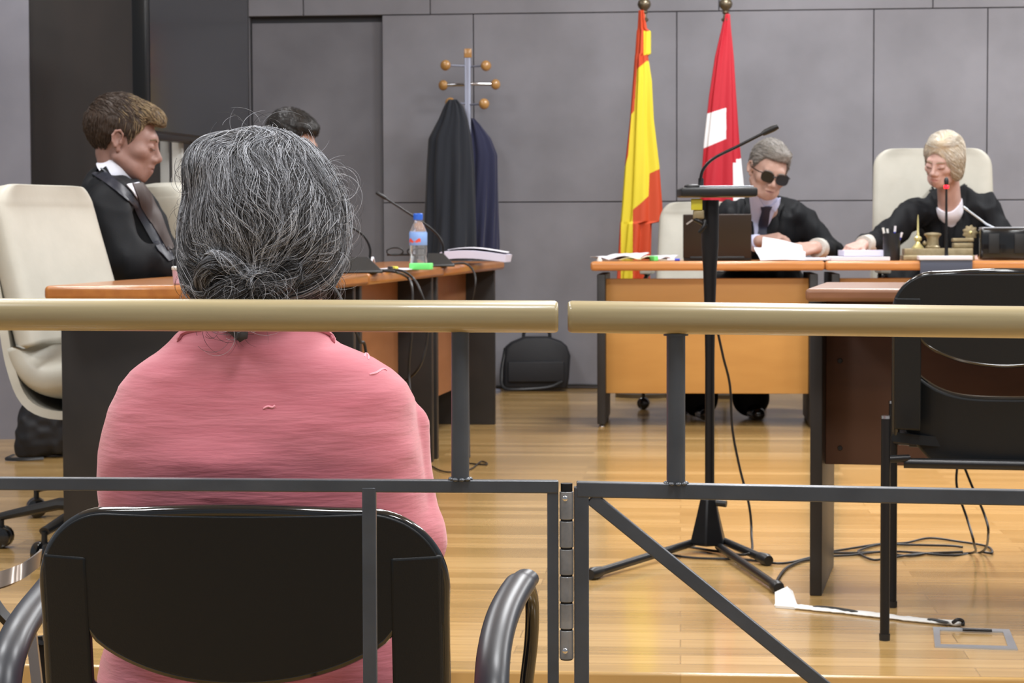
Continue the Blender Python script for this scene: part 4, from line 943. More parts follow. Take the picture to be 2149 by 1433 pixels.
# black desk unit at the right
du = thing('conference_unit', 'black conference unit with a slim microphone at the right end of the bench', 'conference unit', bz_(2105, .16))
a_, b_ = bz_(2054, .12), bz_(2185, .12); hh = bpx(2100, 479, .12)[2] - DZ; cc_ = (a_ + b_) / 2
MB().box(cc_ + EZ * (hh / 2 + .002), ((b_ - a_)[0] / 2, .06, hh / 2), rot=-TH, bev=.012).build('housing', M['blackgl'], du)
MB().box(cc_ + EZ * (hh + .001) , ((b_ - a_)[0] / 2 - .006, .05, .004), rot=-TH, bev=.003).build('top_edge', M['alu'], du)
for x in (2086, 2140): MB().box(bpx(x, 511, .057), (.022, .003, .042), rot=-TH, bev=.002).build('speaker_grille', M['blackpl'], du)
dd2 = bz_(2080, .1)[1]
MB().tube([pp(2092, 481, dd2), pp(2070, 470, dd2), pp(2028, 439, dd2)], .0042).build('gooseneck', M['alu'], du)
MB().tube([pp(2030, 440, dd2), pp(2021, 434, dd2)], .0058).build('capsule', M['alu'], du)
# bits seen below and on the lower desk
# ================================================================= implicit surfaces for people
def smin(a, b, k):
    h = np.clip(.5 + .5 * (b - a) / k, 0, 1); return b * (1 - h) + a * h - k * h * (1 - h)
def vnoise(P, seed=0):
    i = np.floor(P).astype(np.int64); f = P - i; f = f * f * (3 - 2 * f); out = 0
    for dx in (0, 1):
        for dy in (0, 1):
            for dz in (0, 1):
                h = (i[:, 0] + dx) * 374761393 + (i[:, 1] + dy) * 668265263 + (i[:, 2] + dz) * 2147483647 + seed * 974711
                h = (h ^ (h >> 13)) * 1274126177; h = ((h ^ (h >> 16)) & 0xffff) / 65535.0
                out = out + h * (f[:, 0] if dx else 1 - f[:, 0]) * (f[:, 1] if dy else 1 - f[:, 1]) * (f[:, 2] if dz else 1 - f[:, 2])
    return out * 2 - 1
class S:
    def __init__(s): s.ops = []
    def rc(s, a, b, r1, r2=None, k=.02, op='u'): s.ops.append(('rc', np.array(a, float), np.array(b, float), r1, r1 if r2 is None else r2, k, op)); return s
    def el(s, c, r, R=None, k=.02, op='u'): s.ops.append(('el', np.array(c, float), np.array(r, float), np.eye(3) if R is None else np.array(R), 0, k, op)); return s
    def fn(s, f, k=.02, op='u'): s.ops.append(('fn', f, 0, 0, 0, k, op)); return s
    def chain(s, pts, rs, k=.02):
        for i in range(len(pts) - 1): s.rc(pts[i], pts[i + 1], rs[i], rs[i + 1], k)
        return s
    def __call__(s, P):
        d = None
        for kind, a, b, c, e, k, op in s.ops:
            if kind == 'rc':
                ba = b - a; h = np.clip(((P - a) @ ba) / (ba @ ba + 1e-12), 0, 1); q = np.linalg.norm(P - a - h[:, None] * ba, axis=1) - (c + (e - c) * h)
            elif kind == 'el':
                L_ = (P - a) @ c; k0 = np.linalg.norm(L_ / b, axis=1); k1 = np.linalg.norm(L_ / (b * b), axis=1) + 1e-9; q = k0 * (k0 - 1) / k1
            else: q = a(P)
            if op == 'u': d = q if d is None else smin(d, q, k)
            elif op == 's': d = -smin(-d, q, k)
            elif op == 'i': d = -smin(-d, -q, k)
        return d
def snets(fn, lo, hi, h):
    lo, hi = np.array(lo, float), np.array(hi, float); n = np.ceil((hi - lo) / h).astype(int) + 1
    ax = [lo[i] + np.arange(n[i]) * h for i in range(3)]
    V = np.empty(tuple(n)); YZ = np.stack(np.meshgrid(ax[1], ax[2], indexing='ij'), -1).reshape(-1, 2)
    st = max(1, int(250000 / len(YZ)))
    for i in range(0, n[0], st):
        xs = ax[0][i:i + st]; P = np.concatenate([np.repeat(xs, len(YZ))[:, None], np.tile(YZ, (len(xs), 1))], 1)
        V[i:i + st] = fn(P).reshape(len(xs), n[1], n[2])
    Sg = V < 0; c8 = [(a, b, c) for a in (0, 1) for b in (0, 1) for c in (0, 1)]
    sl = lambda A, o: A[o[0]:n[0] - 1 + o[0], o[1]:n[1] - 1 + o[1], o[2]:n[2] - 1 + o[2]]
    cnt = sum(sl(Sg, o).astype(np.int8) for o in c8); mk_ = (cnt > 0) & (cnt < 8); idx = np.argwhere(mk_)
    acc = np.zeros((len(idx), 3)); w = np.zeros(len(idx))
    for a in range(8):
        for b in range(a + 1, 8):
            oa, ob = np.array(c8[a]), np.array(c8[b])
            if np.abs(oa - ob).sum() != 1: continue
            va = V[tuple((idx + oa).T)]; vb = V[tuple((idx + ob).T)]; m_ = (va < 0) != (vb < 0)
            t = np.where(m_, va / (va - vb + 1e-30), 0); p = oa + (ob - oa) * t[:, None]; acc += p * m_[:, None]; w += m_
    verts = lo + (idx + acc / w[:, None]) * h
    ID = -np.ones(mk_.shape, dtype=np.int64); ID[tuple(idx.T)] = np.arange(len(idx)); faces = []
    for d in range(3):
        u, v = (d + 1) % 3, (d + 2) % 3
        A = [slice(1, None)] * 3; s0 = [slice(0, n[i]) for i in range(3)]
        a_ = [slice(None)] * 3; b_ = [slice(None)] * 3; a_[d] = slice(0, n[d] - 1); b_[d] = slice(1, n[d])
        ch = Sg[tuple(a_)] != Sg[tuple(b_)]; e = np.argwhere(ch); e = e[(e[:, u] > 0) & (e[:, v] > 0) & (e[:, u] < n[u] - 1) & (e[:, v] < n[v] - 1)]
        if not len(e): continue
        def cell(du, dv_):
            q = e.copy(); q[:, u] -= du; q[:, v] -= dv_; return ID[tuple(q.T)]
        q = np.stack([cell(1, 1), cell(0, 1), cell(0, 0), cell(1, 0)], 1); neg = Sg[tuple(e.T)]
        q[~neg] = q[~neg][:, ::-1]; faces.append(q[(q >= 0).all(1)])
    return verts, np.concatenate(faces)
def grad(fn, P, e=.0012):
    g = np.stack([fn(P + np.eye(3)[i] * e) - fn(P - np.eye(3)[i] * e) for i in range(3)], 1); return g / (np.linalg.norm(g, axis=1, keepdims=True) + 1e-9)
def body_mesh(name, parts, m_, parent, fcol=None):
    Vs, Fs, n = [], [], 0
    for fn, lo, hi, h in parts:
        v, f = snets(fn, lo, hi, h); Vs.append(v); Fs.append(f + n); n += len(v)
    V = np.concatenate(Vs); Fq = np.concatenate(Fs); fm = None
    if fcol is not None: fm = fcol(V[Fq].mean(1))
    return mk(name, V, Fq, m_, parent, fm=fm)
def cast(fn, xs, ys, D0, D1):                        # meet a surface along lines of sight
    d = np.stack([ray(x, y) for x, y in zip(xs, ys)]); u = d / d[:, 1:2]; t = np.full(len(d), float(D0))
    for _ in range(90):
        P = CAMP + u * t[:, None]; s_ = fn(P); t = np.minimum(t + np.clip(s_ * .7, -.01, .05), D1)
    return CAMP + u * t[:, None]
def patch(name, fn, left, right, D0, D1, m_, parent, nu=10, nv=24, off=.003, thick=.003):
    # cloth patch lying on a surface; left / right are picture polylines from top to bottom
    def at(pl, t):
        pl = np.array(pl, float); s_ = np.concatenate([[0], np.cumsum(np.linalg.norm(np.diff(pl, axis=0), axis=1))]); s_ /= s_[-1]
        return np.stack([np.interp(t, s_, pl[:, 0]), np.interp(t, s_, pl[:, 1])], 1)
    t = np.linspace(0, 1, nv + 1); Lp, Rp = at(left, t), at(right, t); xy = np.concatenate([Lp * (1 - a) + Rp * a for a in np.linspace(0, 1, nu + 1)])
    P = cast(fn, xy[:, 0], xy[:, 1], D0, D1); N = grad(fn, P, .004); A = P + N * off; B = P + N * (off - thick); n = len(A); w = nv + 1; Fs = []
    for i in range(nu):
        for j in range(nv): q = [i * w + j, (i + 1) * w + j, (i + 1) * w + j + 1, i * w + j + 1]; Fs += [q[::-1], [k + n for k in q]]
    for i in range(nu):
        for j in (0, nv): a, b = i * w + j, (i + 1) * w + j; Fs.append([a, a + n, b + n, b])
    for j in range(nv):
        for i in (0, nu): a, b = i * w + j, i * w + j + 1; Fs.append([a, a + n, b + n, b])
    o = mk(name, np.concatenate([A, B]), Fs, m_, parent); bm = bmesh.new(); bm.from_mesh(o.data); bmesh.ops.recalc_face_normals(bm, faces=bm.faces); bm.to_mesh(o.data); bm.free()
    o.data.set_sharp_from_angle(angle=math.radians(50)); return o
def strands(name, P, m_list, mi, r, parent):         # P: (n, k, 3) strand points -> thin tapering tubes in one mesh
    n, k, _ = P.shape; T = np.gradient(P, axis=1); T /= np.linalg.norm(T, axis=2, keepdims=True) + 1e-9
    ref = np.array([.31, .87, .38]); a = np.cross(T, ref); a /= np.linalg.norm(a, axis=2, keepdims=True) + 1e-9; b = np.cross(T, a)
    prof = np.clip(1.15 - np.linspace(0, 1, k) ** 2 * .85, .2, 1)[None, :, None] * (r if np.isscalar(r) else np.asarray(r)[:, None, None]); V = []
    for j in range(3):
        th = 2 * math.pi * j / 3; V.append(P + (a * math.cos(th) + b * math.sin(th)) * prof)
    V = np.stack(V, 2).reshape(-1, 3); base = (np.arange(n) * k * 3)[:, None, None] + (np.arange(k - 1) * 3)[None, :, None]
    Fs = np.concatenate([np.stack([base[..., 0] + j, base[..., 0] + (j + 1) % 3, base[..., 0] + 3 + (j + 1) % 3, base[..., 0] + 3 + j], -1).reshape(-1, 4) for j in range(3)])
    fmi = np.concatenate([np.repeat(mi, k - 1)] * 3); me = bpy.data.meshes.new(name)
    if parent is not None:
        im = np.array(wmat(parent).inverted()); V = V @ im[:3, :3].T + im[:3, 3]
    me.vertices.add(len(V)); me.vertices.foreach_set('co', V.astype(np.float32).ravel()); me.loops.add(Fs.size); me.loops.foreach_set('vertex_index', Fs.astype(np.int32).ravel())
    me.polygons.add(len(Fs)); me.polygons.foreach_set('loop_start', (np.arange(len(Fs)) * 4).astype(np.int32)); me.polygons.foreach_set('loop_total', np.full(len(Fs), 4, np.int32))
    for mm in m_list: me.materials.append(mm)
    me.polygons.foreach_set('material_index', fmi.astype(np.int32)); me.polygons.foreach_set('use_smooth', np.ones(len(Fs), bool)); me.update(calc_edges=True); me.validate()
    o = bpy.data.objects.new(name, me); COL.objects.link(o); o.parent = parent; return o
def grow(fn, roots, flow, k, step, lift, wob, rng, freq=40):
    P = roots.copy(); out = [P.copy()]; n = len(P); ph = rng.uniform(0, 6.28, n); 
    for i in range(1, k):
        N = grad(fn, P); d = flow(P, i / k); d = d - N * np.sum(d * N, 1, keepdims=True); d /= np.linalg.norm(d, axis=1, keepdims=True) + 1e-9
        sd = np.cross(N, d); st = step if np.isscalar(step) else step[:, None]
        P = P + d * st + sd * (wob * np.sin(ph + i * freq / k))[:, None]
        e = fn(P); tgt = lift * min(1, i / 3); P = P - N * ((e - tgt) * .8)[:, None]; out.append(P.copy())
    return np.stack(out, 1)
def surf_points(V, Fq, n, rng, sel=None):
    c = V[Fq]; ar_ = np.linalg.norm(np.cross(c[:, 2] - c[:, 0], c[:, 3] - c[:, 1]), axis=1)
    if sel is not None: ar_ = ar_ * sel(c.mean(1))
    i = rng.choice(len(Fq), n, p=ar_ / ar_.sum()); u, v = rng.random((n, 1)), rng.random((n, 1)); q = c[i]
    return (q[:, 0] * (1 - u) + q[:, 1] * u) * (1 - v) + (q[:, 3] * (1 - u) + q[:, 2] * u) * v
# ---- a head in its own frame: x to its left, y forward, z up; chin at -.115, crown at .118
def head_sdf(fem=0, nose=1, jaw=1):
    s = S()
    s.el((0, -.018, .032), (.073, .094, .084)); s.el((0, .028, -.022), (.060 * jaw, .062, .072), k=.03)
    s.rc((-.03, .045, -.075), (.03, .045, -.075), .026 * jaw, k=.03); s.el((0, .068, -.098), (.021, .02, .018), k=.022)
    for x in (-1, 1):
        s.rc((x * .052 * jaw, .0, -.052), (x * .025, .055, -.09), .017, k=.025)
        s.el((x * .042, .056, -.018), (.022, .022, .018), k=.02)
    s.rc((-.032, .074, .026), (.032, .074, .026), .0135 if not fem else .010, k=.02)
    for x in (-1, 1): s.el((x * .031, .099, .006), (.019, .014, .014), k=.014, op='s')
    for x in (-1, 1):
        s.el((x * .031, .0765, .004), (.0155, .0125, .0115), k=.004)
        s.rc((x * .018, .0885, -.0015), (x * .043, .081, -.0015), .0022, k=.003)
    n_ = nose
    s.rc((0, .084, .014), (0, .105 * (1 if n_ == 1 else 1.03), -.022), .0065, .0095, k=.012); s.el((0, .103, -.026), (.0105, .012 * n_, .010), k=.007)
    for x in (-1, 1): s.el((x * .0115, .094, -.030), (.0085, .0105, .0075), k=.006)
    s.rc((0, .078, -.045), (0, .078, -.07), .020, .02, k=.02)
    s.el((0, .0885, -.0575), (.023, .0095, .0058), k=.008); s.el((0, .0875, -.0675), (.019, .0095, .0065), k=.008)
    s.rc((-.021, .0965, -.0622), (.021, .0965, -.0622), .0022, k=.003, op='s')
    for x in (-1, 1):
        R = np.array(Matrix.Rotation(x * math.radians(22), 3, 'Z') @ Matrix.Rotation(math.radians(12), 3, 'X'))
        s.el((x * .077, -.010, -.002), (.0055, .0155, .025), R=R, k=.006)
        s.el((x * .0865, -.007, .003), (.0085, .0105, .0165), R=R, k=.004, op='s')
        hx = [(x * (.081 - yy * .32), yy, zz) for yy, zz in ((.003, .006), (.002, .018), (-.008, .0265), (-.019, .022), (-.0245, .008), (-.020, -.008), (-.011, -.020))]
        s.chain(hx, [.0026, .003, .0034, .0034, .0034, .0034, .0042], k=.003); s.rc((x * .079, .001, -.008), (x * .079, .0, -.001), .0036, k=.004)
        s.el((x * .072, -.004, -.028), (.006, .008, .009), k=.005)
    o = S(); o.fn(lambda P: s(np.stack([P[:, 0], P[:, 1], np.where(P[:, 2] < -.028, -.028 + (P[:, 2] + .028) / .87, P[:, 2])], 1)) * .93); return o
def placed(s, c, R):                                  # field of a head at c with rotation R (columns = head axes)
    c = np.array(c); R = np.array(R)
    return lambda P: s((P - c) @ R)
def rot_head(yaw, pitch, roll):                       # yaw 0 looks towards -y (the camera); positive turns to image right
    y, p, r = map(math.radians, (yaw, pitch, roll))
    return np.array(Matrix.Rotation(math.pi + y, 3, 'Z') @ Matrix.Rotation(-p, 3, 'X') @ Matrix.Rotation(r, 3, 'Y'))
def head_pts(c, R, pts): return [np.array(c) + np.array(R) @ np.array(p, float) for p in pts]
def face_parts(c, R, parent, brow_m, fem=0, eyes=True, th=.0032, hs=None):
    if eyes:
        for x in (-1, 1):
            pts = [(x * .0165, .0905, -.0015), (x * .024, .0925, -.0038), (x * .033, .0915, -.0042), (x * .040, .0875, -.0028), (x * .0455, .082, .0004)]
            pts = snap(hs, pts, .0006) if hs else pts
            MB().tube(sm(head_pts(c, R, pts), 4), .0011, n=6).build('eyelashes', M['lash'], parent)
    for x in (-1, 1):
        pts = [(x * .013, .093, .022), (x * .025, .093, .0265), (x * .038, .086, .0265), (x * .048, .076, .022)]
        pts = snap(hs, pts, .0008) if hs else pts
        MB().tube(sm(head_pts(c, R, pts), 4), [.0022] * 4 + [th] * 5 + [.0018] * 4, n=8, flat=(.6, 1.1)).build('eyebrow', brow_m, parent)
def snap(s, pts, off):
    P = np.array(pts, float)
    for _ in range(12): P = P - grad(s, P) * (s(P) - off)[:, None]
    return [p for p in P]
def skin_col(c, R, lip=True):
    def f(C):
        q = (C - np.array(c)) @ np.array(R); out = np.zeros(len(C), int)
        w = .0215; zc = -.0578; up_ = .0055 * (1 - (q[:, 0] / w) ** 2); 
        m_ = (np.abs(q[:, 0]) < w) & (q[:, 2] < zc + up_) & (q[:, 2] > zc - up_ * 1.25) & (q[:, 1] > .078); out[m_] = 1; return out
    return f
def hand(s, wrist, fwd, back, thumb, curl=.5, size=1.0, spread=1.0):
    # palm and five unequal, bent fingers; returns the fingertips
    w = np.array(wrist, float); f = np.array(fwd, float); f /= np.linalg.norm(f); b = np.array(back, float); b -= f * b.dot(f); b /= np.linalg.norm(b)
    t = np.cross(f, b); t = t * (1 if t.dot(np.array(thumb)) > 0 else -1); z = size
    kn = [(.034 - i * .0215, .088 - abs(i - 1.2) * .004) for i in range(4)]; L3 = [(.040, .024, .019), (.044, .028, .020), (.041, .026, .019), (.032, .020, .017)]
    for i, (o, l) in enumerate(kn): s.rc(w + t * o * .45 * z + b * .002, w + (t * o * .85 + f * l) * z, .0155 * z, .0125 * z, k=.010)
    tips = []
    for i, (o, l) in enumerate(kn):
        p = w + (t * o * .88 + f * l) * z; a = curl * .55 + .06 * i; d0 = f + t * (o * 2.4 * spread)
        for j, ln in enumerate(L3[i]):
            d = d0 * math.cos(a) - b * math.sin(a); d /= np.linalg.norm(d); q = p + d * ln * z
            s.rc(p, q, (.0092 - j * .0009) * z, (.0086 - j * .001) * z, k=.004); p = q; a += curl * (.75 + .1 * i)
        tips.append(p)
    p = w + (t * .020 + f * .022) * z - b * .006; q = p + (t * .026 + f * .028 - b * .008) * z; r_ = q + (t * .010 + f * .030 - b * .006) * z; u_ = r_ + (f * .024 - b * .008 - t * .002) * z
    s.rc(p, q, .0145 * z, .0115 * z, k=.012); s.rc(q, r_, .0108 * z, .0098 * z, k=.005); s.rc(r_, u_, .0096 * z, .0078 * z, k=.004); tips.append(u_)
    return tips
# ================================================================= people
def headfn(hs, c, R, k=1.0):
    c = np.array(c); return lambda P: hs((P - c) @ R / k) * k
def bbox(pts, pad):
    A = np.array(pts); return A.min(0) - pad, A.max(0) + pad
def hair_cap(line, vol=(.083, .102, .090), c=(0, -.024, .040), face=((0, .118, -.015), (.082, .085, .098)), extra=None, tex=.0015):
    s = S(); s.el(c, vol)
    if extra: extra(s)
    ys_, zs_ = zip(*line)
    s.fn(lambda P: (np.interp(P[:, 1], ys_, zs_) - P[:, 2]) * .8, k=.006, op='i'); s.el(face[0], face[1], k=.008, op='s')
    s2 = S(); s2.fn(lambda P: s(P) + tex * vnoise(P * np.array([160, 60, 110.]), 3) + tex * .8 * vnoise(P * 300, 5)); return s2
def legs(s, hip, knees, feet, r=(.085, .06, .048)):
    for kn, ft in zip(knees, feet):
        s.rc(hip, kn, r[0], r[1], k=.03); s.rc(kn, ft, r[1] * .97, r[2], k=.02)
def shoes(parent, feet, fd, m_=None):
    for ft in feet:
        s = S(); a = np.array([ft[0], ft[1], .0]); z = ft[3] if len(ft) > 3 else 0
        s.rc(a + [0, 0, z + .042], a + np.array(fd) * .15 + [0, 0, z + .03], .038, .030, k=.01); s.fn(lambda P, z=z: (z + .003) - P[:, 2], k=.004, op='i')
        v, f = snets(s, *bbox([a + [0, 0, z], a + np.array(fd) * .15 + [0, 0, z + .08]], .06), .006); mk('shoe', v, f, M['blackgl'], parent)
def folds(f, amp, sc, seed):
    sc = np.array(sc, float); return lambda P: f(P) + amp * np.abs(vnoise(P * sc, seed)) ** .8 + amp * .5 * vnoise(P * sc * 2.3, seed + 1)
# ---------------------------------------------------------------- the seated woman seen from behind
hair_m = [mat('hair_white', 'b4b6bc', .45, spec=.3), mat('hair_silver', '85868b', .45, spec=.3), mat('hair_mid_grey', '565557', .5, spec=.3), mat('hair_dark', '2c2a2a', .5, spec=.3), mat('hair_base_grey', '413f40', .7, spec=.2)]
M['pink'] = mat('pink_slub_linen', 'b8626f', .85, col2='c67883', nscale=26, stretch=(.3, .3, 2.0), sheen=.3, bump=.28, bscale=90, bstretch=(.3, .3, 2.2), contrast=(.2, .85), detail=9)
M['pinkd'] = mat('pink_slub_thread', 'e59aa6', .85)
PD = 2.46
wo_ = thing('person', 'woman with a grey knotted bun and pink linen shirt, seated with her back turned', 'person', (pp(545, 600, 2.6)[0], 2.62, LZ))
rows = [(625, 470, 625), (655, 432, 655), (680, 398, 676), (702, 372, 690), (722, 352, 706), (738, 332, 742), (752, 308, 775), (778, 276, 812), (810, 252, 842), (850, 235, 866), (900, 219, 884), (950, 209, 897), (1000, 204, 905), (1050, 204, 911), (1110, 210, 914), (1200, 222, 908), (1320, 215, 890), (1430, 190, 900), (1560, 170, 915)]
zr_ = []; wl = []; cxr = []
for y, xl, xr in rows:
    a, b = pp(xl, y, PD), pp(xr, y, PD); zr_.append(a[2]); wl.append((b[0] - a[0]) / 2); cxr.append((a[0] + b[0]) / 2)
zr_, wl, cxr = [np.array(v)[::-1] for v in (zr_, wl, cxr)]
dep_z = np.interp(zr_, [zr_[0], zr_[7], zr_[-5], zr_[-1]], [.145, .13, .085, .05])
def torso(P):
    z = P[:, 2]; w = np.interp(z, zr_, wl); c_ = np.interp(z, zr_, cxr); d = np.interp(z, zr_, dep_z); cy_ = np.interp(z, [zr_[0], zr_[-1]], [PD + .06, PD - .0])
    q = (np.abs((P[:, 0] - c_) / w) ** 2.3 + np.abs((P[:, 1] - cy_) / d) ** 2.3) ** (1 / 2.3); r = (q - 1) * np.minimum(w, d)
    return np.maximum(r * .8, np.maximum(z - zr_[-1], zr_[0] - z))
sh = S(); sh.fn(torso)
eR, eL = pp(842, 1200, PD + .06), pp(262, 1200, PD + .06)
sh.rc(pp(850, 900, PD + .05), pp(846, 1130, PD + .03), .030, .046, k=.006); sh.rc(pp(846, 1130, PD + .03), pp(760, 1290, PD + .28), .046, .036, k=.02)
sh.rc(pp(270, 1130, PD + .04), pp(360, 1290, PD + .28), .046, .036, k=.02)
# open neck
sh.rc(pp(548, 560, PD - .0), pp(548, 655, PD + .0), .05, .05, k=.006, op='s')
def wrinkle(P):
    a = vnoise(P * np.array([9, 9, 24.]), 4) * .0026 + vnoise(P * np.array([28, 28, 100.]), 8) * .0006 + vnoise(P * np.array([5, 5, 9.]), 2) * .006 + .004 * np.clip((P[:, 2] - zr_[-6]) / .05, 0, 1) * np.abs(vnoise(P * np.array([14, 14, 40.]) + P[:, [2, 2, 0]] * 30, 9))
    return sh(P) + a
v, f = snets(wrinkle, *bbox([pp(170, 640, PD - .2), pp(950, 1560, PD + .36), pp(200, 1500, PD + .4)], .03), .0042)
shirt = mk('shirt', v, f, M['pink'], wo_)
mbs = MB()
for pts in ([(765, 748), (768, 742), (773, 746), (773, 754)], [(775, 786), (790, 782), (804, 774), (812, 778)], [(552, 858), (562, 853), (572, 855), (577, 850)]):
    P_ = cast(wrinkle, [p[0] for p in pts], [p[1] for p in pts], PD - .3, PD + .2)
    MB().tube(sm(P_, 4), [.0006] + [.0016] * (4 * (len(pts) - 1) - 1) + [.0006], n=6).build('pulled_thread', M['pinkd'], shirt)
for side, cpts in ((1, [(596, 690), (640, 692), (672, 694), (690, 705), (701, 722)]), (-1, [(470, 690), (430, 692), (400, 696), (383, 704), (372, 720)])):
    P_ = cast(wrinkle, [p[0] for p in cpts[1:]], [p[1] for p in cpts[1:]], PD - .3, PD + .1)
    P_ = [p + np.array([0, .002, .001]) for p in P_]; MB().tube(sm(P_, 4), [.002] + [.0055] * (4 * 3 - 1) + [.002], n=8, flat=(1, .6)).build('collar', M['pink'], shirt)
hc = pp(553, 512, PD + .02); Rw = rot_head(180, 12, 0); hsw = head_sdf(fem=1)
core = S(); core.rc(pp(548, 560, PD + .01), pp(545, 760, PD + .03), .052, .06, k=.02); core.rc(pp(545, 800, PD + .04), pp(545, 1400, PD + .09), .09, .11, k=.05)
core.rc(pp(430, 850, PD + .05), pp(660, 850, PD + .05), .045, k=.04)
wr1, wr2 = pp(690, 1330, PD + .42), pp(430, 1330, PD + .42)
for sh_, el_, wr_ in ((pp(780, 870, PD + .06), pp(820, 1130, PD + .06), wr1), (pp(325, 870, PD + .06), pp(300, 1130, PD + .06), wr2)):
    core.rc(sh_, el_, .04, .034, k=.03); core.rc(el_, wr_, .034, .024, k=.02)
hand(core, wr1, (-.5, .75, -.1), (0, .1, 1), (-1, 0, 0), .5); hand(core, wr2, (.5, .75, -.1), (0, .1, 1), (1, 0, 0), .5)
hf = headfn(hsw, hc, Rw); bodyf = lambda P: smin(core(P), hf(P), .02)
body_mesh('body', [(bodyf, *bbox([hc], .135), .0045), (core, *bbox([pp(250, 680, PD), pp(880, 1420, PD + .1)], .05), .01), (core, *bbox([wr1, wr2], .13), .005)], M['skin'], wo_)
RING = 1
tr = S(); hipw = np.array([wo_.location[0], PD + .05, LZ + .53]); 
kns = [(hipw[0] - .12, PD + .50, LZ + .53), (hipw[0] + .12, PD + .50, LZ + .53)]; fts = [(hipw[0] - .12, PD + .52, LZ + .1), (hipw[0] + .12, PD + .52, LZ + .1)]
tr.rc(hipw - [.08, 0, 0], hipw + [.08, 0, 0], .1); legs(tr, hipw, kns, fts)
v, f = snets(tr, *bbox([hipw - [.1, .05, .02], kns[0], fts[1]], .12), .009); mk('trousers', v, f, M['black'], wo_)
shoes(wo_, [(a[0], a[1], 0, LZ) for a in fts], (0, 1, 0))
# hair: volume, knot and strands
hs_ = S(); q_ = lambda x, y, d=0: pp(x, y, PD + d)
hs_.el(q_(557, 432, .02), (.080, .106, .086)); hs_.el(q_(553, 505, .0), (.080, .088, .068), k=.05)
hs_.el(q_(438, 535, -.0), (.024, .06, .045), k=.02); hs_.el(q_(672, 500, -.0), (.022, .06, .055), k=.02); hs_.el(q_(455, 350, .0), (.03, .06, .03), k=.02); hs_.el(q_(535, 590, -.035), (.068, .045, .030), k=.03)
hs_.el(q_(510, 612, -.075), (.040, .026, .020), k=.012); hs_.rc(q_(440, 600, -.06), q_(430, 650, -.06), .016, .010, k=.015); hs_.rc(q_(480, 640, -.085), q_(505, 700, -.10), .018, .009, k=.015)
hook = sm([q_(515, 572, -.078), q_(478, 556, -.086), q_(446, 560, -.088), q_(430, 582, -.084), q_(438, 606, -.076)], 3)
for a_, b_ in zip(hook[:-1], hook[1:]): hs_.rc(a_, b_, .0085, k=.004)
hook2 = sm([q_(610, 560, -.08), q_(606, 585, -.084), q_(580, 600, -.088), q_(545, 596, -.09), q_(515, 592, -.09)], 3)
for a_, b_ in zip(hook2[:-1], hook2[1:]): hs_.rc(a_, b_, .0055, k=.004)
def hairf(P): return hs_(P) + .0038 * vnoise(P * np.array([150, 150, 22.]), 3)
v, f = snets(hairf, *bbox([q_(360, 250, -.13), q_(750, 720, .13)], .02), .0034)
hv = mk('hair', v, f, hair_m[4], wo_)
rng = np.random.default_rng(11); ATT = q_(505, 590, -.085); CR = q_(560, 300, .03); zA = ATT[2]
def wflow(P, t):
    w = np.clip((P[:, 2] - zA - .025) / .10, 0, 1)[:, None]; side = np.clip((np.abs(P[:, 0] - hc[0]) - .055) / .04, 0, 1)[:, None]
    toA = ATT - P; toA /= np.linalg.norm(toA, axis=1, keepdims=True); dn = np.array([0, 0, -1.0]); cr = P - CR; cr /= np.linalg.norm(cr, axis=1, keepdims=True)
    nz = np.stack([vnoise(P * np.array([34, 34, 16.]), 21), 0 * w[:, 0], vnoise(P * np.array([34, 34, 16.]), 22) * .4], 1); return dn * (.35 + w) + toA * (1 - w) * 1.3 * (1 - .55 * side) + cr * .5 * w + toA * .25 + nz * 1.3
def topness(c): return np.clip((c[:, 2] - zA) / .2, 0, 1)
N_ = 17000; R_ = surf_points(v, f, N_, rng, lambda c: (c[:, 1] < PD + .09) * (c[:, 2] > zA - .05) * (1 + 1.2 * topness(c)))
stp = rng.uniform(.0035, .0072, N_); lft = np.abs(.0022 + .0035 * vnoise(R_ * np.array([120, 120, 30.]), 41)) + rng.uniform(0, .0022, N_) ; wob = rng.choice([.0003, .0008, .0014], N_, p=[.5, .35, .15])
P_ = grow(hs_, R_, wflow, 16, stp, lft, wob, rng, 9)
tp_ = topness(R_); pr = np.clip(rng.random(N_) * .86 + .14 * (.5 + .5 * vnoise(R_ * np.array([60, 60, 14.]), 31)), 0, .999); pw = .12 + .56 * tp_ ** 1.5; mi = np.where(pr < pw * .5, 0, np.where(pr < pw, 1, np.where(pr < pw + .32, 2, 3)))
strands('hair_strands', P_, hair_m, mi, rng.uniform(.00016, .00048, N_), hv)
nl = 110; Lr = surf_points(v, f, nl, rng, lambda c: (c[:, 1] < PD + .05) * (c[:, 2] > zA + .03) * (.4 + topness(c))); Lr = np.repeat(Lr, 22, 0) + rng.normal(0, .0032, (nl * 22, 3)); nn = len(Lr)
Pl = grow(hs_, Lr, wflow, 20, np.repeat(rng.uniform(.003, .007, nl), 22), np.repeat(rng.uniform(.004, .0075, nl), 22) + rng.uniform(0, .001, nn), np.repeat(rng.choice([.0006, .0018, .003], nl), 22), np.random.default_rng(5), 8)
strands('hair_locks', Pl, hair_m, np.repeat(rng.choice(4, nl, p=(.28, .30, .26, .16)), 22) * 0 + rng.choice(4, nl * 22, p=(.30, .28, .25, .17)), np.full(nn, .00034), hv)
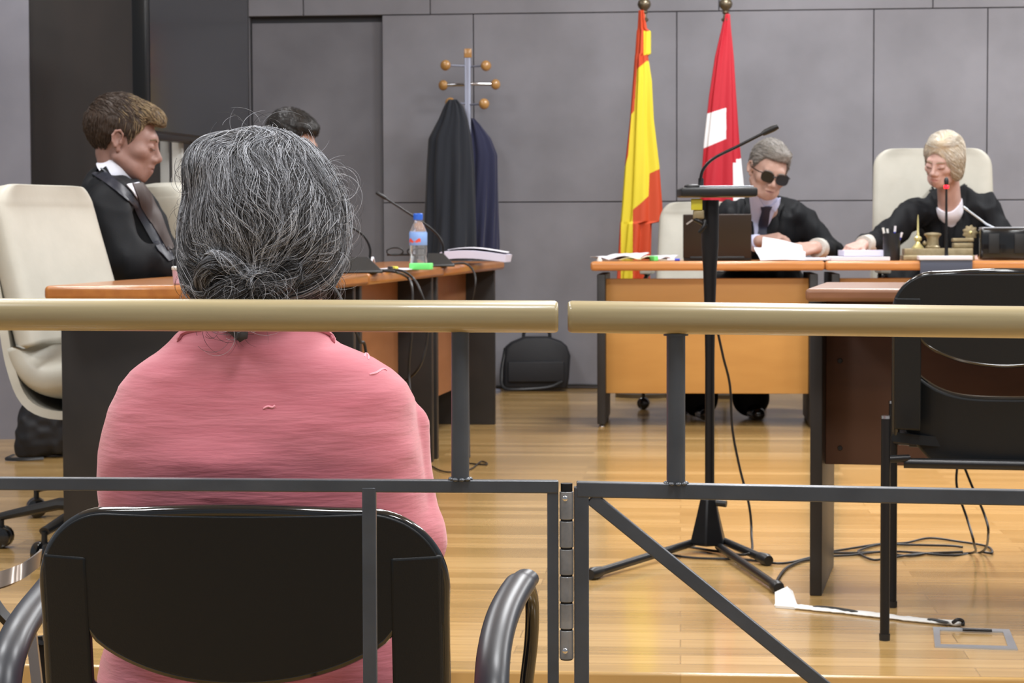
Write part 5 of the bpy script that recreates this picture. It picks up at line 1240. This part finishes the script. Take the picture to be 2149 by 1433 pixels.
# knot strands, lower wisps and flyaway curls
def curls(n, xr, yr, rr, ln, dd=(-.06, .03), mp=(.3, .35, .2, .15), rad=.00024):
    out = []
    for i in range(n):
        x, y = rng.uniform(*xr), rng.uniform(*yr); c_ = q_(x, y, rng.uniform(*dd)); r0 = rng.uniform(*rr); a0 = rng.uniform(0, 6.28); tt = rng.uniform(*ln); k_ = 16; sg = rng.choice([-1, 1])
        a = a0 + sg * np.linspace(0, tt, k_); gr = r0 * (1 + .5 * np.linspace(0, 1, k_)); tlt = rng.uniform(-.6, .6)
        out.append(np.stack([c_[0] + gr * np.cos(a), c_[1] + tlt * gr * np.sin(a + .7), c_[2] + gr * np.sin(a) - .006 * np.linspace(0, 1, k_)], 1))
    return np.array(out), rng.choice(4, n, p=mp), np.full(n, rad)
for args in ((130, (690, 722), (350, 560), (.006, .020), (1.5, 4.5)), (60, (386, 402), (340, 560), (.005, .015), (1.2, 3.5)), (90, (640, 690), (560, 610), (.008, .02), (1.5, 4)), (130, (400, 450), (580, 640), (.006, .016), (1.5, 4)),
             (110, (450, 585), (590, 640), (.008, .022), (2, 4.5), (-.115, -.09)), (50, (430, 540), (660, 700), (.006, .018), (1.5, 3.5), (-.115, -.10), (.12, .2, .3, .38)), (40, (470, 640), (275, 292), (.01, .03), (.8, 1.8)), (10, (715, 722), (440, 480), (.013, .018), (3, 5)), (5, (392, 398), (365, 380), (.01, .014), (3, 5))):
    cP, cm_, cr_ = curls(*args); strands('stray_curls', cP, hair_m, cm_, cr_, hv)
for hk in (hook, hook2):
    hk_ = np.array(hk); out = []
    for i in range(420):
        a = rng.uniform(0, 6.28); rr0 = .0112 if hk is hook else .0075; tw = rng.uniform(1, 3); t_ = np.linspace(0, 1, len(hk_)); an = a + tw * t_
        T_ = np.gradient(hk_, axis=0); T_ /= np.linalg.norm(T_, axis=1, keepdims=True); u_ = np.cross(T_, [0, 1, 0]); u_ /= np.linalg.norm(u_, axis=1, keepdims=True); w_ = np.cross(T_, u_)
        out.append(hk_ + (u_ * np.cos(an)[:, None] + w_ * np.sin(an)[:, None]) * (rr0 * rng.uniform(.95, 1.2)))
    strands('knot_strands', np.array(out), hair_m, rng.choice(4, 420, p=(.16, .26, .33, .25)), np.full(420, .0003), hv)
# ---------------------------------------------------------------- short-haired heads
def short_hair(parent, cap, c, R, k, mats_, pick, n, flow, step, lift, seed, rad=.0005, kk=7, wob=.0004, h=.0036, base=0, blend=False):
    fw = headfn(cap, c, R, k); v, f = snets(fw, *bbox([np.array(c)], .15 * k), h); hv = mk('hair', v, f, mats_[base], parent)
    if pick is not None:
        fm = pick((v[f].mean(1) - np.array(c)) @ R / k, np.random.default_rng(seed)) if blend else np.zeros(len(f), int); 
        for mm in mats_[1:]: hv.data.materials.append(mm)
        if base == 0: hv.data.polygons.foreach_set('material_index', fm.astype(np.int32))
    rg = np.random.default_rng(seed); Rt = surf_points(v, f, n, rg); Rt_l = (Rt - np.array(c)) @ R / k
    sm_ = S(); sm_.fn(fw); fl = lambda P, t: flow((P - np.array(c)) @ R / k, t) @ np.array(R).T
    P = grow(sm_, Rt, fl, kk, rg.uniform(.5, 1, n) * step, rg.uniform(.2, 1, n) * lift, np.full(n, wob), rg, 4)
    strands('hair_strands', P, mats_, pick(Rt_l, rg), rg.uniform(.7, 1.2, n) * rad, hv); return hv
def neck_core(c, R, k, base, r=.056): 
    s = S(); a = np.array(c) + np.array(R) @ np.array([0, -.03, -.04]) * k; s.rc(a, base, r * k, r * 1.08 * k, k=.02); return s
# ---------------------------------------------------------------- blond man in a black robe at the left
BD = 6.42
c1_ = pp(262, 297, BD); R1 = rot_head(92, 15, 0); k1 = 1.04; hs1 = head_sdf()
p1_ = thing('person', 'blond man in black robe with brown tie, seated in profile at the left', 'person', (pp(255, 600, BD)[0], BD + .03, 0))
g = lambda x, y, d=0: pp(x, y, BD + d)
n1 = neck_core(c1_, R1, k1, g(256, 404, .0), .045)
arms1 = [(g(222, 432, -.17), g(268, 548, -.22), g(395, 560, -.12)), (g(262, 425, .2), g(300, 545, .22), g(400, 558, .12))]
co = S(); co.ops = list(n1.ops); co.rc(g(243, 450), g(262, 640, .03), .09, .12, k=.02)
for a_, b_, c_ in arms1: co.rc(a_, b_, .045, .04, k=.04); co.rc(b_, c_, .04, .026, k=.02)
tips1 = []
for a_, b_, c_ in arms1: hand(co, c_, (1, .15, -.25), (.2, 0, 1), (0, 1 if a_[1] < BD else -1, 0), .6)
hf1 = headfn(hs1, c1_, R1, k1); bf1 = lambda P: smin(co(P), hf1(P), .008)
body_mesh('body', [(bf1, *bbox([c1_], .14), .0027), (co, *bbox([g(180, 400, -.2), g(340, 640, .2)] + list(arms1[0]) + list(arms1[1]), .05), .012), (co, *bbox([arms1[0][2], arms1[0][2] + [.16, 0, 0]], .05), .004), (co, *bbox([arms1[1][2], arms1[1][2] + [.16, 0, 0]], .05), .004)],
          [M['skinr'], M['lip']], p1_, fcol=skin_col(c1_, R1 / k1))
rb = S(); rb.rc(g(238, 440, .0), g(262, 640, .03), .122, .155, k=.05); rb.rc(g(240, 412, -.12), g(258, 408, .14), .066, .066, k=.06); rb.rc(g(226, 375, .0), g(232, 410, .0), .045, .07, k=.04)
rb.rc(g(285, 450, 0), g(318, 560, 0), .075, .10, k=.05)
for a_, b_, c_ in arms1: rb.rc(a_, b_, .066, .072, k=.04); rb.rc(b_, b_ + (c_ - b_) * .82, .064, .055, k=.03)
rb.rc(np.array([c1_[0], c1_[1], 0]) * [1, 1, 0] + [-.06, 0, .54], np.array([c1_[0], c1_[1], 0]) * [1, 1, 0] + [.28, 0, .54], .12, .1, k=.05)
rb.rc(g(278, 322), g(256, 362), .066, .0645, k=.008, op='s')
rbf = folds(rb, .018, (13, 13, 6), 5)
v, f = snets(rbf, *bbox([g(160, 330, -.33), g(400, 640, .33), [c1_[0] + .3, c1_[1], .42]], .05), .0075); rob1 = mk('robe', v, f, M['robe'], p1_)
rbs = lambda P: smin(rbf(P), n1(P) - .004, .004)
patch('lapel', rbf, [(194, 366), (209, 377), (244, 403), (279, 434), (304, 481), (331, 527), (352, 549)], [(214, 354), (236, 374), (262, 396), (288, 425), (316, 464), (342, 502), (366, 544)], BD - .6, BD + .3, M['satin'], rob1, off=.006)
patch('shirt', rbs, [(264, 388), (278, 404), (294, 430)], [(290, 384), (300, 396), (308, 420)], BD - .6, BD + .3, M['shirtw'], rob1, off=.005)
patch('tie', rbs, [(274, 388), (289, 425), (312, 466), (336, 505), (352, 530)], [(296, 386), (315, 412), (334, 450), (348, 488), (362, 520)], BD - .6, BD + .3, M['tieb'], rob1, off=.009)
MB().lathe([(.062, -.040), (.066, -.040), (.062, .0), (.058, .012), (.0555, .011), (.058, -.03)], g(256, 354), 40, axis=(.70, -.10, .70)).build('collar', M['shirtw'], rob1)
line1 = [(-.14, -.062), (-.06, -.062), (-.040, -.03), (-.026, .006), (-.018, .022), (.012, .022), (.02, -.004), (.03, .012), (.046, .045), (.06, .072), (.12, .07)]
hm1 = [mat('hair_brown', '382a20', .55), mat('hair_dark_blond', '68553f', .5), mat('hair_sandy', '8e7a5a', .45)]
cap1 = hair_cap(line1, vol=(.082, .102, .091), c=(0, -.024, .042), face=((0, .145, -.02), (.10, .078, .115)), extra=lambda s: (s.el((0, .045, .088), (.058, .045, .030), k=.02), s.el((0, .075, .078), (.040, .022, .020), k=.012)))
pk1 = lambda L_, rg: np.where(L_[:, 1] + .5 * (L_[:, 2] - .06) + rg.normal(0, .016, len(L_)) < .02, 0, np.where(rg.random(len(L_)) < .5, 1, 2))
short_hair(p1_, cap1, c1_, R1, k1, hm1, pk1, 3600, lambda P, t: np.stack([P[:, 0] * 2, .06 - P[:, 1] * .2 + .1 * (P[:, 2] > .05), -.05 - .5 * (P[:, 2] < .06) + 0 * P[:, 0]], 1), .0055, .006, 21, rad=.0009, kk=7)
face_parts(c1_, R1 * k1, p1_, hm1[1], hs=hs1, th=.0022)
tr = S(); bx_ = c1_[0]; hp = np.array([bx_ - .02, BD + .03, .55]); kn_ = [(bx_ + .42, BD - .1, .56), (bx_ + .42, BD + .16, .56)]; ft_ = [(bx_ + .44, BD - .1, .1), (bx_ + .44, BD + .16, .1)]
legs(tr, hp, kn_, ft_); v, f = snets(tr, *bbox([hp, kn_[0], ft_[1], ft_[0]], .11), .01); mk('trousers', v, f, M['black'], p1_); shoes(p1_, ft_, (1, 0, 0))
v, f = snets(BAGF, (_bx - .16, _by - .13, -.01), (_bx + .16, _by + .13, .26), .006); mk('body', v, f, M['bag'], bg)
# ---------------------------------------------------------------- dark-haired man, mostly hidden
DD = 8.1; c2_ = pp(612, 303, DD); R2 = rot_head(62, 26, 0)
p2_ = thing('person', 'dark-haired man in black robe, bent low behind the grey hair of the woman', 'person', (c2_[0] - .1, DD, 0))
g = lambda x, y, d=0: pp(x, y, DD + d)
n2 = neck_core(c2_, R2, 1, g(585, 400)); co = S(); co.ops = list(n2.ops); co.rc(g(560, 450), g(540, 600), .1, .12, k=.05)
ar2 = [(g(550, 450, -.18), g(590, 540, -.2), g(670, 545, -.1)), (g(560, 450, .18), g(600, 540, .2), g(675, 542, .08))]
for a_, b_, c_ in ar2: co.rc(a_, b_, .045, .04, k=.04); co.rc(b_, c_, .04, .026, k=.02); hand(co, c_, (1, .1, -.2), (.2, 0, 1), (0, 1 if a_[1] < DD else -1, 0), .6)
hs2 = head_sdf(); hf2 = headfn(hs2, c2_, R2); bf2 = lambda P: smin(co(P), hf2(P), .018)
body_mesh('body', [(bf2, *bbox([c2_], .135), .0045), (co, *bbox([g(520, 430, -.2), g(620, 600, .2)] + list(ar2[0]) + list(ar2[1]), .05), .013), (co, *bbox([a[2] for a in ar2] + [ar2[0][2] + [.15, 0, 0]], .05), .005)], [M['skin'], M['lip']], p2_, fcol=skin_col(c2_, R2))
rb = S(); rb.rc(g(560, 450), g(535, 620), .13, .16, k=.05); rb.rc(g(560, 425, -.14), g(560, 425, .14), .065, k=.05)
for a_, b_, c_ in ar2: rb.rc(a_, b_, .066, .066, k=.04); rb.rc(b_, b_ + (c_ - b_) * .8, .06, .05, k=.03)
rb.rc((c2_[0] - .15, DD, .54), (c2_[0] + .15, DD, .54), .12, .1, k=.05)
rbf = folds(rb, .009, (11, 11, 6), 7); v, f = snets(rbf, *bbox([g(500, 400, -.3), g(660, 640, .3), [c2_[0], DD, .42]], .06), .011); mk('robe', v, f, M['robe'], p2_)
hm2 = [mat('hair_near_black', '15110f', .45), mat('hair_black_brown', '2a211c', .45)]
short_hair(p2_, hair_cap(line1, face=((0, .145, -.02), (.10, .080, .115)), extra=lambda s: s.el((0, .02, .088), (.06, .06, .032), k=.02)), c2_, R2, 1.0, hm2, lambda L_, rg: (rg.random(len(L_)) < .3).astype(int), 1800, lambda P, t: np.stack([P[:, 0], P[:, 1] * 0 + .05, -.03 + 0 * P[:, 0]], 1), .005, .005, 5, rad=.0007)
face_parts(c2_, R2, p2_, hm2[0], hs=hs2)
tr = S(); bx_ = c2_[0] - .15; hp = np.array([bx_, DD, .55]); kn_ = [(bx_ + .42, DD - .1, .56), (bx_ + .42, DD + .16, .56)]; ft_ = [(bx_ + .44, DD - .1, .1), (bx_ + .44, DD + .16, .1)]
legs(tr, hp, kn_, ft_); v, f = snets(tr, *bbox([hp, kn_[0], ft_[1], ft_[0]], .11), .012); mk('trousers', v, f, M['black'], p2_); shoes(p2_, ft_, (1, 0, 0))
# ---------------------------------------------------------------- man in sunglasses at the bench
GD = 9.62; c3_ = pp(1612, 361, GD); R3 = rot_head(10, 20, -14); k3 = 1.05
p3_ = thing('person', 'grey-haired man in sunglasses and black robe reading papers at the bench', 'person', (c3_[0], GD + .35, 0))
g = lambda x, y, d=0: pp(x, y, GD + d); hs3 = head_sdf(); hf3 = headfn(hs3, c3_, R3, k3)
n3 = neck_core(c3_, R3, k3, g(1604, 452, .22), .055); co = S(); co.ops = list(n3.ops); co.rc(g(1600, 480, .35), g(1600, 640, .45), .09, .11, k=.03)
ar3 = [(g(1532, 458, .28), g(1520, 535, .25), g(1594, 506, -.02)), (g(1680, 462, .28), g(1738, 530, .26), g(1712, 519, -.02))]
for a_, b_, c_ in ar3: co.rc(a_, b_, .045, .04, k=.04); co.rc(b_, c_, .036, .027, k=.02)
hand(co, ar3[0][2], (1, -.35, .22), (-.15, -.35, 1), (.2, -.8, .3), .85, 1.02); hand(co, ar3[1][2], (-.72, -.45, -.1), (-.05, -.75, .75), (-.3, -.6, .5), .75, 1.02)
bf3 = lambda P: smin(co(P), hf3(P), .018)
body_mesh('body', [(bf3, *bbox([c3_], .15), .0030), (co, *bbox([g(1540, 450, .2), g(1680, 640, .45)] + list(ar3[0]) + list(ar3[1]), .06), .013), (co, *bbox([ar3[0][2], ar3[0][2] + [.16, -.06, .03]], .055), .0036), (co, *bbox([ar3[1][2], ar3[1][2] + [-.13, -.1, -.02]], .055), .0036)],
          [M['skin'], M['lip']], p3_, fcol=skin_col(c3_, R3 / k3))
rb = S(); rb.rc(g(1605, 490, .32), g(1602, 640, .45), .165, .175, k=.06); rb.rc(g(1545, 452, .30), g(1665, 452, .30), .072, k=.07); rb.rc(g(1590, 432, .3), g(1625, 432, .3), .05, k=.04)
for a_, b_, c_ in ar3: rb.rc(a_, b_, .074, .075, k=.05); rb.rc(b_, b_ + (c_ - b_) * .66, .06, .052, k=.03)
rb.rc((c3_[0] - .12, GD + .4, .54), (c3_[0] + .12, GD + .4, .54), .14, k=.05)
rb.rc(g(1610, 370, .0), g(1604, 436, .2), .050, .052, k=.01, op='s')
rbf = folds(rb, .018, (14, 14, 7), 9); v, f = snets(rbf, *bbox([g(1490, 400, -.05), g(1780, 640, .55), [c3_[0], GD + .5, .38]], .09), .0085); rob3 = mk('robe', v, f, M['robe'], p3_)
rbs = lambda P: smin(rbf(P), n3(P) - .006, .02)
patch('shirt', rbs, [(1577, 388), (1574, 402), (1578, 436), (1580, 483), (1582, 500)], [(1632, 415), (1627, 432), (1620, 452), (1611, 475), (1604, 500)], GD - .4, GD + .6, M['shirtb'], rob3, off=.007, nu=12)
patch('tie', rbs, [(1597, 430), (1599, 440), (1594, 460), (1590, 500)], [(1618, 430), (1614, 440), (1612, 460), (1608, 500)], GD - .4, GD + .6, M['tien'], rob3, off=.013)
for tri in ([[(1577, 386), (1580, 402), (1588, 436)], [(1579, 385), (1592, 408), (1604, 430)]], [[(1630, 415), (1622, 424), (1613, 431)], [(1633, 414), (1631, 428), (1624, 442)]]):
    patch('collar', rbs, tri[0], tri[1], GD - .4, GD + .6, M['shirtb'], rob3, off=.012, nu=6, nv=10)
patch('lapel', rbf, [(1566, 392), (1563, 412), (1566, 440), (1568, 500)], [(1577, 390), (1575, 404), (1580, 440), (1584, 500)], GD - .4, GD + .6, M['robe'], rob3, off=.016, nu=5)
patch('lapel', rbf, [(1631, 416), (1627, 434), (1620, 456), (1606, 500)], [(1645, 420), (1643, 438), (1636, 462), (1620, 500)], GD - .4, GD + .6, M['robe'], rob3, off=.016, nu=5)
def cuff(parent, wr_, el_, r, m_, ln=.05, nm='cuff'):
    u_ = (el_ - wr_) / np.linalg.norm(el_ - wr_); MB().tube([wr_ + u_ * .01, wr_ + u_ * (.01 + ln * .5), wr_ + u_ * (.01 + ln)], [r * 1.0, r * 1.1, r * 1.15], n=24).build(nm, m_, parent)
M['lace'] = mat('white_lace_cuff', 'c9c6bf', .8, col2='a8a49c', nscale=250, bump=.3)
cuff(rob3, ar3[0][2], ar3[0][1], .034, M['shirtb'], .035); cuff(rob3, ar3[1][2], ar3[1][1], .042, M['lace'], .065)
hm3 = [mat('hair_grey', '77726e', .5), mat('hair_light_grey', 'aaa59e', .5), mat('hair_dark_grey', '45413e', .5)]
line3 = [(-.14, -.06), (-.05, -.05), (-.02, .0), (.01, .012), (.03, .04), (.045, .07), (.12, .078)]
cap3 = hair_cap(line3, vol=(.084, .105, .093), c=(0, -.024, .044), face=((0, .150, -.02), (.105, .080, .115)), extra=lambda s: (s.el((-.008, .040, .098), (.052, .042, .030), k=.018), s.el((.02, .0, .11), (.045, .05, .03), k=.02)))
pk3 = lambda L_, rg: np.where(rg.random(len(L_)) < .25 + .4 * (L_[:, 2] > .08), 1, np.where(rg.random(len(L_)) < .6, 0, 2))
short_hair(p3_, cap3, c3_, R3, k3, hm3, pk3, 2000, lambda P, t: np.stack([P[:, 0] * 1.5 + .02, -.06 + 0 * P[:, 0], .0 - .04 * (P[:, 2] < .05)], 1), .006, .004, 31, rad=.0008)
face_parts(c3_, R3 * k3, p3_, hm3[0], eyes=False, hs=hs3, th=.0022)
sg = bpy.data.objects.new('sunglasses', None); COL.objects.link(sg); sg.parent = p3_; sg['label'] = 'dark sunglasses'
hp_ = lambda pts: head_pts(c3_, R3 * k3, pts)
for x in (-1, 1):
    prof_ = []; n_ = 28; V = []
    cx_, cz_ = x * .0335, .004
    for dy, k_ in ((0, .97), (.0015, 1), (-.004, 1.0), (-.004, .97)):
        for i in range(n_):
            a = 2 * math.pi * i / n_; sq_ = lambda q: math.copysign(abs(q) ** .72, q); X_ = .0285 * k_ * sq_(math.cos(a)); V.append((cx_ + X_, .1035 + dy - .16 * max(0, abs(cx_ + X_) - .03), cz_ + (.0225 + .05 * (x * X_) * (math.sin(a) > 0)) * k_ * sq_(math.sin(a))))
    V = hp_(V); Fs = [[j * n_ + i, j * n_ + (i + 1) % n_, (j + 1) * n_ + (i + 1) % n_, (j + 1) * n_ + i] for j in range(3) for i in range(n_)] + [list(range(n_))[::-1], [3 * n_ + i for i in range(n_)]]
    MB().add(V, Fs).build('lens', M['lens'], p3_)
    MB().tube(sm(hp_([(x * .058, .098, .016), (x * .074, .075, .013), (x * .080, .03, .008), (x * .081, -.005, .006)]), 4), .0024).build('temple', M['lens'], p3_)
MB().tube(sm(hp_([(-.012, .104, .009), (0, .1075, .012), (.012, .104, .009)]), 4), .0036).build('bridge', M['lens'], p3_)
bpy.data.objects.remove(sg)
tr = S(); hp = np.array([c3_[0], GD + .42, .53]); kn_ = [tuple(pz(1478, 700, .5) * 0 + np.array([pz(1480, 700, .1)[0] * 0 + (1480 - CX) / F * 9.75, 9.78, .5])), ((1572 - CX) / F * 9.75, 9.78, .5)]
ft_ = [(pz(1470, 880, 0)[0], 9.72, .09), (pz(1580, 880, 0)[0], 9.74, .09)]
tr.rc(hp - [.1, 0, 0], hp + [.1, 0, 0], .1)
for a_, b_ in zip(kn_, ft_): tr.rc(hp, a_, .085, .068, k=.04); tr.rc(a_, b_, .068, .085, k=.03)
v, f = snets(tr, *bbox([hp, kn_[0], kn_[1], ft_[0], ft_[1]], .13), .012); mk('trousers', v, f, M['black'], p3_); shoes(p3_, ft_, (.12, -.99, 0))
# ---------------------------------------------------------------- blond judge at the bench
JD = 9.85; c4_ = pp(1980, 339, JD); R4 = rot_head(-40, 20, -8); k4 = 1.0
p4_ = thing('person', 'blond woman in black robe and white blouse seated in the tall cream chair', 'person', (c4_[0], JD + .3, 0))
g = lambda x, y, d=0: pp(x, y, JD + d); hs4 = head_sdf(fem=1, jaw=.95); hf4 = headfn(hs4, c4_, R4, k4)
n4 = neck_core(c4_, R4, k4, g(1994, 440, .12), .050); co = S(); co.ops = list(n4.ops); co.rc(g(1994, 490, .27), g(1990, 640, .36), .085, .10, k=.03); co.rc(g(1990, 440, .12), g(1994, 480, .17), .046, .03, k=.02)
ar4 = [(g(1912, 450, .1), g(1846, 512, .0), g(1810, 513, -.20)), (g(2072, 440, .2), g(2120, 540, .1), g(2080, 540, -.12))]
for a_, b_, c_ in ar4: co.rc(a_, b_, .04, .036, k=.04); co.rc(b_, c_, .034, .024, k=.02)
hand(co, ar4[0][2], (-.72, -.62, -.22), (-.1, -.4, .9), (-.3, -1, -.1), .8, .95); hand(co, ar4[1][2], (-.9, -.2, -.1), (0, -.2, 1), (0, 1, 0), .5, .92)
bf4 = lambda P: smin(co(P), hf4(P), .018)
body_mesh('body', [(bf4, *bbox([c4_, g(1994, 430, .1)], .12), .0030), (co, *bbox([g(1930, 450, .1), g(2060, 640, .4)] + list(ar4[0]) + list(ar4[1]), .06), .013), (co, *bbox([ar4[0][2], ar4[0][2] + [-.13, -.12, -.03]], .05), .0036), (co, *bbox([ar4[1][2], ar4[1][2] + [-.14, -.04, -.02]], .05), .005)],
          [M['skinf'], M['lipf']], p4_, fcol=skin_col(c4_, R4 / k4))
rb = S(); rb.rc(g(1992, 495, .26), g(1985, 640, .37), .15, .17, k=.06); rb.rc(g(1922, 448, .17), g(2066, 432, .22), .072, k=.07); rb.rc(g(1968, 418, .2), g(2022, 408, .22), .05, k=.05)
for (a_, b_, c_), m1, m2 in zip(ar4, (.074, .070), (.066, .074)): rb.rc(a_, b_, m1, m2, k=.05); rb.rc(b_, b_ + (c_ - b_) * .78, .062, .05, k=.03)
rb.rc((c4_[0] - .12, JD + .4, .54), (c4_[0] + .12, JD + .4, .54), .14, k=.05)
rb.rc(g(1985, 360, .0), g(1992, 420, .06), .046, .044, k=.008, op='s'); rb.rc(g(1992, 425, .02), g(1997, 505, .05), .036, .017, k=.006, op='s')
rbf = folds(rb, .018, (14, 14, 7), 12); v, f = snets(rbf, *bbox([g(1790, 400, -.2), g(2150, 640, .5), [c4_[0], JD + .5, .38]], .09), .0085); rob4 = mk('robe', v, f, M['robe'], p4_)
rbs = lambda P: smin(rbf(P), co(P) - .004, .01)
patch('lapel', rbf, [(1950, 396), (1960, 425), (1976, 470), (1986, 510)], [(1958, 392), (1972, 425), (1984, 470), (1992, 510)], JD - .5, JD + .6, M['robe'], rob4, off=.010, nu=5)
patch('lapel', rbf, [(2018, 384), (2014, 420), (2007, 465), (2000, 510)], [(2030, 376), (2027, 420), (2018, 465), (2010, 510)], JD - .5, JD + .6, M['robe'], rob4, off=.010, nu=5)
zc_ = g(1992, 444, .1)[2]; xc_ = g(1992, 444, .1)[0]
blf = lambda P: np.maximum(co(P) - .006, P[:, 2] - (zc_ + 14 * (P[:, 0] - xc_ + .004) ** 2 + .25 * (P[:, 0] - xc_)))
v, f = snets(blf, *bbox([g(1960, 420, .05), g(2025, 540, .3)], .02), .005); mk('blouse', v, f, M['shirtw'], p4_)
cuff(rob4, ar4[0][2], ar4[0][1], .040, M['lace'], .075)
# badge-free robe; pearl earring and blond bob
e_ = head_pts(c4_, R4, [(.082, -.002, -.042)])[0]; MB().ball(e_, .005, 10).build('earring', M['fwhite'], p4_)
hm4 = [mat('hair_blond', 'b3a48c', .42), mat('hair_pale_blond', 'd9d2c6', .4), mat('hair_ash', '8f806c', .45)]
def bob(s):
    s.el((.066, -.022, -.030), (.028, .05, .07), k=.03); s.el((-.070, .0, -.018), (.022, .056, .066), k=.03); s.el((0, -.085, -.03), (.06, .035, .055), k=.03); s.el((-.062, .040, .030), (.016, .022, .05), k=.02)
    s.el((-.005, .01, .104), (.062, .06, .030), k=.025); s.el((.062, .02, .05), (.018, .03, .034), k=.02); s.el((.074, .050, -.050), (.045, .056, .060), k=.008, op='s')
line4 = [(-.14, -.085), (-.03, -.10), (.0, -.085), (.03, -.075), (.12, -.07)]
cap4 = hair_cap(line4, vol=(.084, .105, .094), c=(0, -.024, .042), face=((.004, .150, -.022), (.078, .112, .118)), extra=bob, tex=.0008)
pk4 = lambda L_, rg: np.where(rg.random(len(L_)) < .25 + .5 * (L_[:, 2] > .05), 1, np.where(rg.random(len(L_)) < .6, 0, 2))
short_hair(p4_, cap4, c4_, R4, k4, hm4, pk4, 4200, lambda P, t: np.stack([(P[:, 0] + .03) * 1.2 + .03 * np.sign(P[:, 0] + .03), -.06 + 0 * P[:, 1], -.09 * (P[:, 2] < .09)], 1), .010, .0022, 41, rad=.0008, kk=10)
face_parts(c4_, R4, p4_, hm4[2], hs=hs4, th=.0022)
tr = S(); hp = np.array([c4_[0], JD + .42, .53]); kn_ = [(c4_[0] - .12, JD - .02, .53), (c4_[0] + .12, JD - .02, .53)]; ft_ = [(c4_[0] - .12, JD, .09), (c4_[0] + .12, JD, .09)]
tr.rc(hp - [.1, 0, 0], hp + [.1, 0, 0], .1); legs(tr, hp, kn_, ft_); v, f = snets(tr, *bbox([hp, kn_[0], kn_[1], ft_[0]], .13), .014); mk('trousers', v, f, M['black'], p4_); shoes(p4_, ft_, (0, -1, 0))
